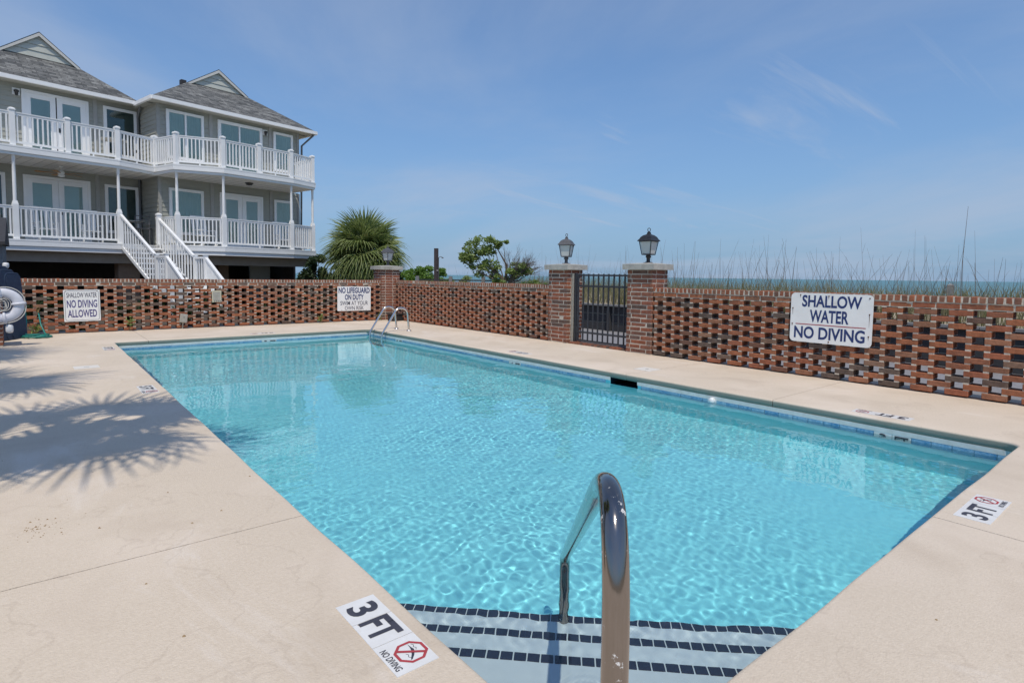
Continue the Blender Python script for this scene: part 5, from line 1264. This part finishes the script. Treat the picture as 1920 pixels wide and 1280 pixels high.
def palm(label, x, y, z0, trunk_h, seed, n=46, scale=1.0, boots=True, low=-55, dead=10, group='cabbage palms'):
    r = random.Random(seed); p = thing('palm_tree', label, 'palm', (x, y, z0), r.uniform(0, 6), group)
    m_ = MB(); m_.tube([(0, 0, -0.1), (0.02, 0, trunk_h * .4), (0.0, 0.02, trunk_h * .8), (0, 0, trunk_h)], [0.21, 0.19, 0.20, 0.13], 12); m_.build('trunk', 'bark', p)
    if boots:
        k = 0; z = max(0.1, trunk_h - 1.6)
        while z < trunk_h - 0.05:
            for i in range(6):
                a = 2 * PI * i / 6 + k * 0.52; put('leaf_base', BOOT, p, (.17 * math.cos(a), .17 * math.sin(a), z), (0, 0, a + PI / 2)).scale = (1.0, r.uniform(.7, 1.3), r.uniform(.8, 1.1))
            z += 0.15; k += 1
    for i in range(n):
        t = (i + .5) / n; el = rad(82 + (low - 82) * t ** 0.85 + r.uniform(-8, 8)); az = i * 2.39996 + r.uniform(-.25, .25)
        o = put('frond', FR[min(2, int(t * 3))], p, (0.06 * math.cos(az), 0.06 * math.sin(az), trunk_h - 0.1 - 0.25 * t), (r.uniform(-.5, .5), -el, az)); s_ = scale * r.uniform(.85, 1.1); o.scale = (s_, s_, s_)
    for i in range(dead):
        az = r.uniform(0, 2 * PI); o = put('dead_frond', FRD[0], p, (.08 * math.cos(az), .08 * math.sin(az), trunk_h - 0.35), (r.uniform(-.4, .4), rad(r.uniform(62, 80)), az)); o.scale = (.8, .8, .8)
    return p
palm('bushy cabbage palm behind the far wall beside the house', 10.14, 21.52, 0.0, 2.25, 4, n=96, scale=1.12, low=-44, dead=8)
palm('tall cabbage palm on the left deck side nearest the camera', -1.22, 3.62, -0.05, 5.6, 12, n=15, scale=1.0, low=-50)
palm('tall cabbage palm on the left deck side, middle of three', -2.25, 6.5, -0.05, 5.4, 17, n=17, scale=1.0, low=-50)
palm('tall cabbage palm on the left deck side, farthest of three', -2.45, 9.5, -0.05, 5.5, 23, n=17, scale=1.0, low=-50)

def leaf_cloud(mb, c, rx, ry, rz, n, size, r, hollow=0.35, aspect=2.2):
    for _ in range(n):
        while True:
            d = Vector((r.gauss(0, 1), r.gauss(0, 1), r.gauss(0, 1))).normalized(); q = r.uniform(hollow, 1.0) ** 0.6
            if True: break
        p = Vector((c[0] + d.x * rx * q, c[1] + d.y * ry * q, c[2] + d.z * rz * q))
        a = Vector((r.gauss(0, 1), r.gauss(0, 1), r.gauss(0, .6) + .25)).normalized(); b = a.cross(Vector((r.gauss(0, 1), r.gauss(0, 1), r.gauss(0, 1)))).normalized()
        L = size * r.uniform(.7, 1.3); w = L / aspect
        mb.add([p - a * L * .5, p + b * w * .5, p + a * L * .5, p - b * w * .5], [(0, 1, 2, 3)])
def shrub(label, x, y, z0, clumps, m, seed, size=0.09, name='shrub', cat='shrub', density=220, stem=0.5):
    r = random.Random(seed); s = thing(name, label, cat, (x, y, z0))
    f = MB(); st = MB()
    for cx, cy, cz, rx, rz in clumps:
        n = int(2.6 * density * rx * rz / 0.09); sub = max(4, int(rx * rz * 26))
        for k in range(sub):
            d = Vector((r.gauss(0, 1), r.gauss(0, 1), r.gauss(0, 1))).normalized() * r.uniform(.35, 1.0)
            leaf_cloud(f, (cx + d.x * rx * .8, cy + d.y * rx * .8, cz + d.z * rz * .8), rx * .42, rx * .42, rz * .38, max(8, n // sub), size, r, 0.0)
        st.tube([(0, 0, -.05), (cx * .4, cy * .4, cz * .5), (cx, cy, cz)], [.05, .03, .012], 6)
    f.build('crown', m, s); st.build('trunk', 'bark', s)
    return s
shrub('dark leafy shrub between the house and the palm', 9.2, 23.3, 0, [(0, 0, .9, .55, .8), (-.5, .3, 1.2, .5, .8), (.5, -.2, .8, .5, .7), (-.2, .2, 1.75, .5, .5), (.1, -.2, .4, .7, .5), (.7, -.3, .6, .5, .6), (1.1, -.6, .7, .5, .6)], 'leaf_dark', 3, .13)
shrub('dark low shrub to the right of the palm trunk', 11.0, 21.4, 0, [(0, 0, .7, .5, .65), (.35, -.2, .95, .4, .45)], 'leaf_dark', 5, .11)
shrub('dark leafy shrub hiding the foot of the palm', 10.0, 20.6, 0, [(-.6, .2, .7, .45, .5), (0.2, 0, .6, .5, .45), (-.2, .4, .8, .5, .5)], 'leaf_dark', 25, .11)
shrub('bright green rounded bush left of the shower post', 11.45, 19.15, 0, [(0, 0, 1.0, .62, .62), (-.55, .4, 1.0, .5, .5), (.5, -.35, .95, .5, .5), (-.1, .1, 1.5, .5, .36), (-.5, .4, 1.4, .32, .3), (.42, -.3, 1.35, .34, .3)], 'leaf_bright', 8, .085, density=300)
shrub('low green bush behind the shower post', 12.6, 19.0, 0, [(0, 0, .9, .5, .5), (.4, -.3, .95, .45, .4)], 'leaf_mid', 9, .08)
shrub('straggling green bush on the dune left of the gate', 11.9, 12.7, 0.3, [(0, 0, .65, .32, .3), (.35, -.3, .6, .28, .28), (-.3, .3, .6, .3, .25)], 'grass_tan', 10, .09)
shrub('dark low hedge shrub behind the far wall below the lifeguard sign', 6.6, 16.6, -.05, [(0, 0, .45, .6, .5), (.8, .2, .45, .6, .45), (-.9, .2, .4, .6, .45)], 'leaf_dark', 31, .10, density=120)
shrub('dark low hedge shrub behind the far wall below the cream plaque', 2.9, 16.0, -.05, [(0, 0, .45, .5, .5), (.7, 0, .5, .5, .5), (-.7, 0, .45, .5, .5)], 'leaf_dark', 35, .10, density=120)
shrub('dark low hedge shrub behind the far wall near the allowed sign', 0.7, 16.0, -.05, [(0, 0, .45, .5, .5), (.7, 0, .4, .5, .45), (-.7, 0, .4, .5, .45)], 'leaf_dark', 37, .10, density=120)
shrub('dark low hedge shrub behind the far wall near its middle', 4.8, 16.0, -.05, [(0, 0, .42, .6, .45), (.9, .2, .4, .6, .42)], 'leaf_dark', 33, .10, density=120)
# wind-shaped tree: leafy on the left, bare twigs on the right
def wind_tree():
    r = random.Random(21); t = thing('windswept_tree', 'windswept small tree with leafy left side and bare twigs on the right', 'tree', (10.75, 13.25, 0.2))
    left = Vector((-0.79, 0.61, 0)); tr = MB(); tw = MB(); lf = MB()
    tr.tube([(0, 0, -.2), tuple(left * .05 + Vector((0, 0, .7))), tuple(left * .22 + Vector((0, 0, 1.05))), tuple(left * .5 + Vector((0, 0, 1.3)))], [.11, .08, .06, .04], 8)
    tr.tube([tuple(left * .05 + Vector((0, 0, .65))), tuple(left * -.15 + Vector((0, 0, 1.2))), tuple(left * -.3 + Vector((0, 0, 1.6)))], [.06, .035, .012], 7)
    tr.tube([tuple(left * .1 + Vector((0, 0, .85))), tuple(left * .05 + Vector((0, 0, 1.4))), tuple(left * .35 + Vector((0, 0, 1.9)))], [.05, .03, .012], 7)
    def p3(l, h, dep=0.0): return left * l + Vector((0, 0, h)) + Vector((0.61, 0.79, 0)) * dep
    clumps = [(1.05, 1.75, .36, .26), (.75, 2.05, .36, .24), (.95, 1.45, .26, .18), (.45, 2.05, .26, .2), (.62, 1.2, .40, .24), (.3, 1.05, .25, .18), (-.35, 1.25, .34, .17), (-.05, 1.12, .26, .14), (1.25, 1.6, .26, .2), (.9, 1.9, .36, .26), (1.1, 1.55, .34, .24), (.65, 1.75, .3, .2), (.55, 1.35, .34, .22), (-.5, 1.3, .3, .18), (-.2, 1.3, .3, .18), (.15, .9, .3, .2), (-.6, .75, .34, .2), (.15, 2.0, .18, .12), (-.75, .85, .2, .16), (-1.0, .8, .18, .14)]
    for l, h, rx, rz in clumps:
        for k in range(7):
            d = Vector((r.gauss(0, 1), r.gauss(0, 1), r.gauss(0, 1))).normalized(); c = p3(l, h) + Vector((d.x * rx * .8, d.y * rx * .8, d.z * rz * .8)); leaf_cloud(lf, c, rx * .42, rx * .42, rz * .45, 46, .10, r, 0)
        tw.tube([tuple(p3(l * .35, .75 + h * .15)), tuple(p3(l * .7, h * .75)), tuple(p3(l, h))], [.02, .012, .005], 5)
    def grow(p, d, L, rad_, dep):
        q = p + d * L; tw.tube([p, p + d * L * .5 + Vector((r.uniform(-.02, .02), r.uniform(-.02, .02), 0)), q], [rad_, rad_ * .8, rad_ * .55], 4, caps=False)
        if dep == 0: return
        for k in range(3):
            nd = (d + Vector((r.uniform(-.55, .55), r.uniform(-.55, .55), r.uniform(-.3, .45)))).normalized(); grow(p + d * L * r.uniform(.55, 1.0), nd, L * r.uniform(.6, .85), rad_ * .6, dep - 1)
    for k in range(15):
        a = r.uniform(-1.35, .35); d = (left * math.sin(a) * .95 + Vector((0.6, .8, 0)) * r.uniform(-.4, .4) + Vector((0, 0, max(.25, math.cos(a))))).normalized(); grow(p3(.05 + r.uniform(-.3, .1), .75 + r.uniform(0, .3)), d, r.uniform(.34, .52), .013, 3)
    lf.build('crown', 'leaf_mid', t); tr.build('trunk', 'bark', t); tw.build('bare_branches', 'twig', t)
wind_tree()
for lab, x, y, sd in (('small green weed growing from the far wall left of the outlet', 1.56, 14.93, 2), ('small weed at the foot of the corner pier', 7.42, 14.88, 3), ('weedy green tuft at the wall foot by the hose', -0.02, 14.93, 4), ('tiny green weed at the wall foot left of the lifeguard sign', 5.78, 14.95, 6)):
    r = random.Random(sd); w_ = thing('weed', lab, 'plant', (x, y, 0.0)); f = MB(); n = 40 if sd == 4 else 22
    leaf_cloud(f, (0, 0, .14 if sd != 2 else .22), .10, .05, .12, n * 2, .06, r, 0); f.build('leaves', 'leaf_mid', w_)
    st = MB(); st.tube([(0, 0.02, 0), (0.01, 0.0, .2)], .005, 5); st.build('stem', 'leaf_mid', w_)

# dune grass and sea oat stalks
rg = random.Random(77)
gr = MB()
def blade(mb, p, d, L, w, bend):
    s = Vector((-d.y, d.x, 0)) if abs(d.x) + abs(d.y) > 1e-4 else Vector((1, 0, 0)); s.normalize(); a = rg.uniform(0, PI); s = Vector((math.cos(a), math.sin(a), 0))
    m1 = p + Vector((d.x * bend * .25, d.y * bend * .25, L * .55)); tip = p + Vector((d.x * bend, d.y * bend, L))
    mb.add([p - s * w, p + s * w, m1 + s * w * .7, m1 - s * w * .7, tip], [(0, 1, 2, 3), (3, 2, 4)])
for _ in range(22000):
    t = rg.random() ** 1.6; x = 11.0 + 8.0 * t; y = rg.uniform(-6, 20.0)
    if y > 15 and x < 12: continue
    a = rg.uniform(0, 2 * PI); L = rg.uniform(.22, .62) * (1.0 if x > 11.6 else 1.15)
    blade(gr, Vector((x, y, dune_h(x, y) - .02)), Vector((math.cos(a), math.sin(a), 0)), L, rg.uniform(.004, .009), rg.uniform(.05, .3))
tag(gr.build('dune_grass', 'grass_tan'), 'tan and green beach grass covering the dune', kind='stuff')
sk = MB()
for k in range(900):
    x = 11.3 + 9.0 * rg.random() ** 1.3; y = rg.uniform(-5, 19) if rg.random() < .8 else rg.uniform(3, 14)
    L = rg.choice((rg.uniform(.6, 1.1), rg.uniform(.8, 1.3), rg.uniform(1.1, 1.65))); a = rg.uniform(0, 2 * PI); le = abs(rg.gauss(0, .26)); p = Vector((x, y, dune_h(x, y) - .05)); w = rg.uniform(.0026, .0048)
    d = Vector((math.cos(a) * le, math.sin(a) * le, 1)).normalized(); sk.tube([p, p + d * L * .55, p + d * L + Vector((d.x, d.y, 0)) * L * .12], [w, w * .8, w * .35], 3, caps=False)
    if rg.random() < .35: q = p + d * L * rg.uniform(.4, .75); e = Vector((rg.uniform(-.5, .5), rg.uniform(-.5, .5), .8)).normalized(); sk.tube([q, q + e * rg.uniform(.15, .4)], [w * .6, w * .3], 3, caps=False)
p = Vector((11.6, 2.64, .5)); sk.tube([p, p + Vector((0, .01, 1.1)), p + Vector((.01, -.02, 2.0))], [.0055, .0045, .002], 4)
tag(sk.build('sea_oats', 'stalk'), 'dry thin sea oat stalks standing on the dune', kind='stuff')
# sand fence posts
for lab, x, y, h in (('weathered thick fence post standing on the dune at the right', 13.3, 3.20, 1.22), ('thin fence picket on the dune left of the thick post', 13.4, 3.75, 1.02), ('thin fence picket on the dune farther left of the thick post', 13.5, 4.25, 1.02), ('thin fence picket on the dune right of the thick post', 13.1, 2.62, 1.0), ('thin fence picket on the dune near the right edge', 13.0, 2.05, 1.0)):
    z0 = dune_h(x, y) - .25; w = .055 if h > 1.1 else .028
    s = thing('fence_post', lab, 'post', (x, y, z0 + .2), 0.3, 'sand fence posts on the dune'); m_ = MB(); zt = 1.3 - 0.012 * 13 + (0.08 if h > 1.1 else -.10); m_.box(-w, w, -w, w, -.2, zt - z0 - .2); m_.add([(-w, -w, zt - z0 - .1999), (w, -w, zt - z0 - .1999), (w, w, zt - z0 - .1999), (-w, w, zt - z0 - .1999), (0, 0, zt - z0 - .17)], [(0, 1, 4), (1, 2, 4), (2, 3, 4), (3, 0, 4)]); m_.build('post', 'wood_grey', s)
# dark timber bulkhead behind the walkway
bw = thing('timber_bulkhead', 'dark timber retaining wall with grey cap behind the walkway', 'retaining wall', (10.86, 4.0, 0))
y = -9.0
while y < 11.3:
    for k, z in enumerate((0.0, 0.205, 0.41)):
        m_ = MB(); m_.box(-0.02 + rnd.uniform(-.004, .004), 0.02, y + 0.004, y + 2.396, z - 0.02, z + 0.178); m_.build('plank', 'wood_dark', bw)
    m_ = MB(); m_.box(-0.10, -0.024, y - 0.045, y + 0.045, -0.03, 0.588); m_.build('post', 'wood_dark', bw)
    m_ = MB(); m_.box(-0.13, 0.06, y + 0.003, y + 2.397, 0.59, 0.63); m_.build('cap_board', 'wood_grey', bw)
    y += 2.4
# boardwalk railing beyond the wall
bo = thing('boardwalk_railing', 'dark weathered boardwalk railing beyond the wall left of the tree', 'railing', (10.4, 14.8, 0), rad(-52))
m_ = MB(); m_.box(-1.7, 1.6, -.045, .045, 1.12, 1.16); m_.build('top_rail', 'wood_dark', bo)
m_ = MB(); m_.box(-1.7, 1.6, -.02, .02, .62, .74); m_.build('mid_rail', 'wood_dark', bo)
for x in (-1.65, -.55, .5, 1.45): m_ = MB(); m_.box(x - .05, x + .05, -.1, -.0455, -.07, 1.26); m_.build('post', 'wood_grey', bo)
# outdoor shower post
sh = thing('shower_post', 'dark wooden outdoor shower post beyond the far corner', 'post', (10.73, 17.2, -.07))
m_ = MB(); m_.box(-.055, .055, -.055, .055, 0, 2.28); m_.build('post', 'shower_post', sh, rot=(0, 0, .4))
m_ = MB(); m_.tube([(.04, -.05, 1.95), (.12, -.10, 2.0), (.17, -.14, 1.97)], .012, 6); m_.lathe([(.03, 0), (.04, -.03)], (.17, -.14, 1.97), 10); m_.build('shower_head', 'faded_metal', sh)
m_ = MB(); m_.tube([(.055, -.07, .3), (.055, -.07, 1.95)], .012, 6); m_.build('pipe', 'faded_metal', sh)
m_ = MB(); m_.box(-.06, .06, -.075, -.058, 1.50, 1.54); m_.build('bracket', 'cap_stone', sh, rot=(0, 0, .4))

# crumbs of leaf litter on the near left deck
cb = MB(); rc = random.Random(9)
for _ in range(70):
    a = rc.uniform(0, 2 * PI); q = abs(rc.gauss(0, .13)); x, y = -0.03 + q * math.cos(a) * .8, 3.70 + q * math.sin(a) * 1.2; s = rc.uniform(.001, .0038) * (1 if rc.random() < .85 else 1.8)
    cb.add([(x - s, y - s * .6, .0005), (x + s, y - s, .0005), (x + s * .7, y + s, .0005), (x - s * .8, y + s * .7, .0005), (x, y, s * 1.1)], [(0, 1, 4), (1, 2, 4), (2, 3, 4), (3, 0, 4)])
for _ in range(60):
    x, y = rc.uniform(-.6, 5.8), rc.uniform(-.3, 6.5)
    if PX0 - .05 < x < PX1 + .05 and y > PY0 - .05: continue
    s = rc.uniform(.002, .006); cb.add([(x - s, y - s * .6, .0005), (x + s, y - s, .0005), (x + s * .7, y + s, .0005), (x - s * .8, y + s * .7, .0005), (x, y, s)], [(0, 1, 4), (1, 2, 4), (2, 3, 4), (3, 0, 4)])
tag(cb.build('leaf_litter', 'crumbs'), 'brown crumbs of leaf litter scattered on the deck', kind='stuff')
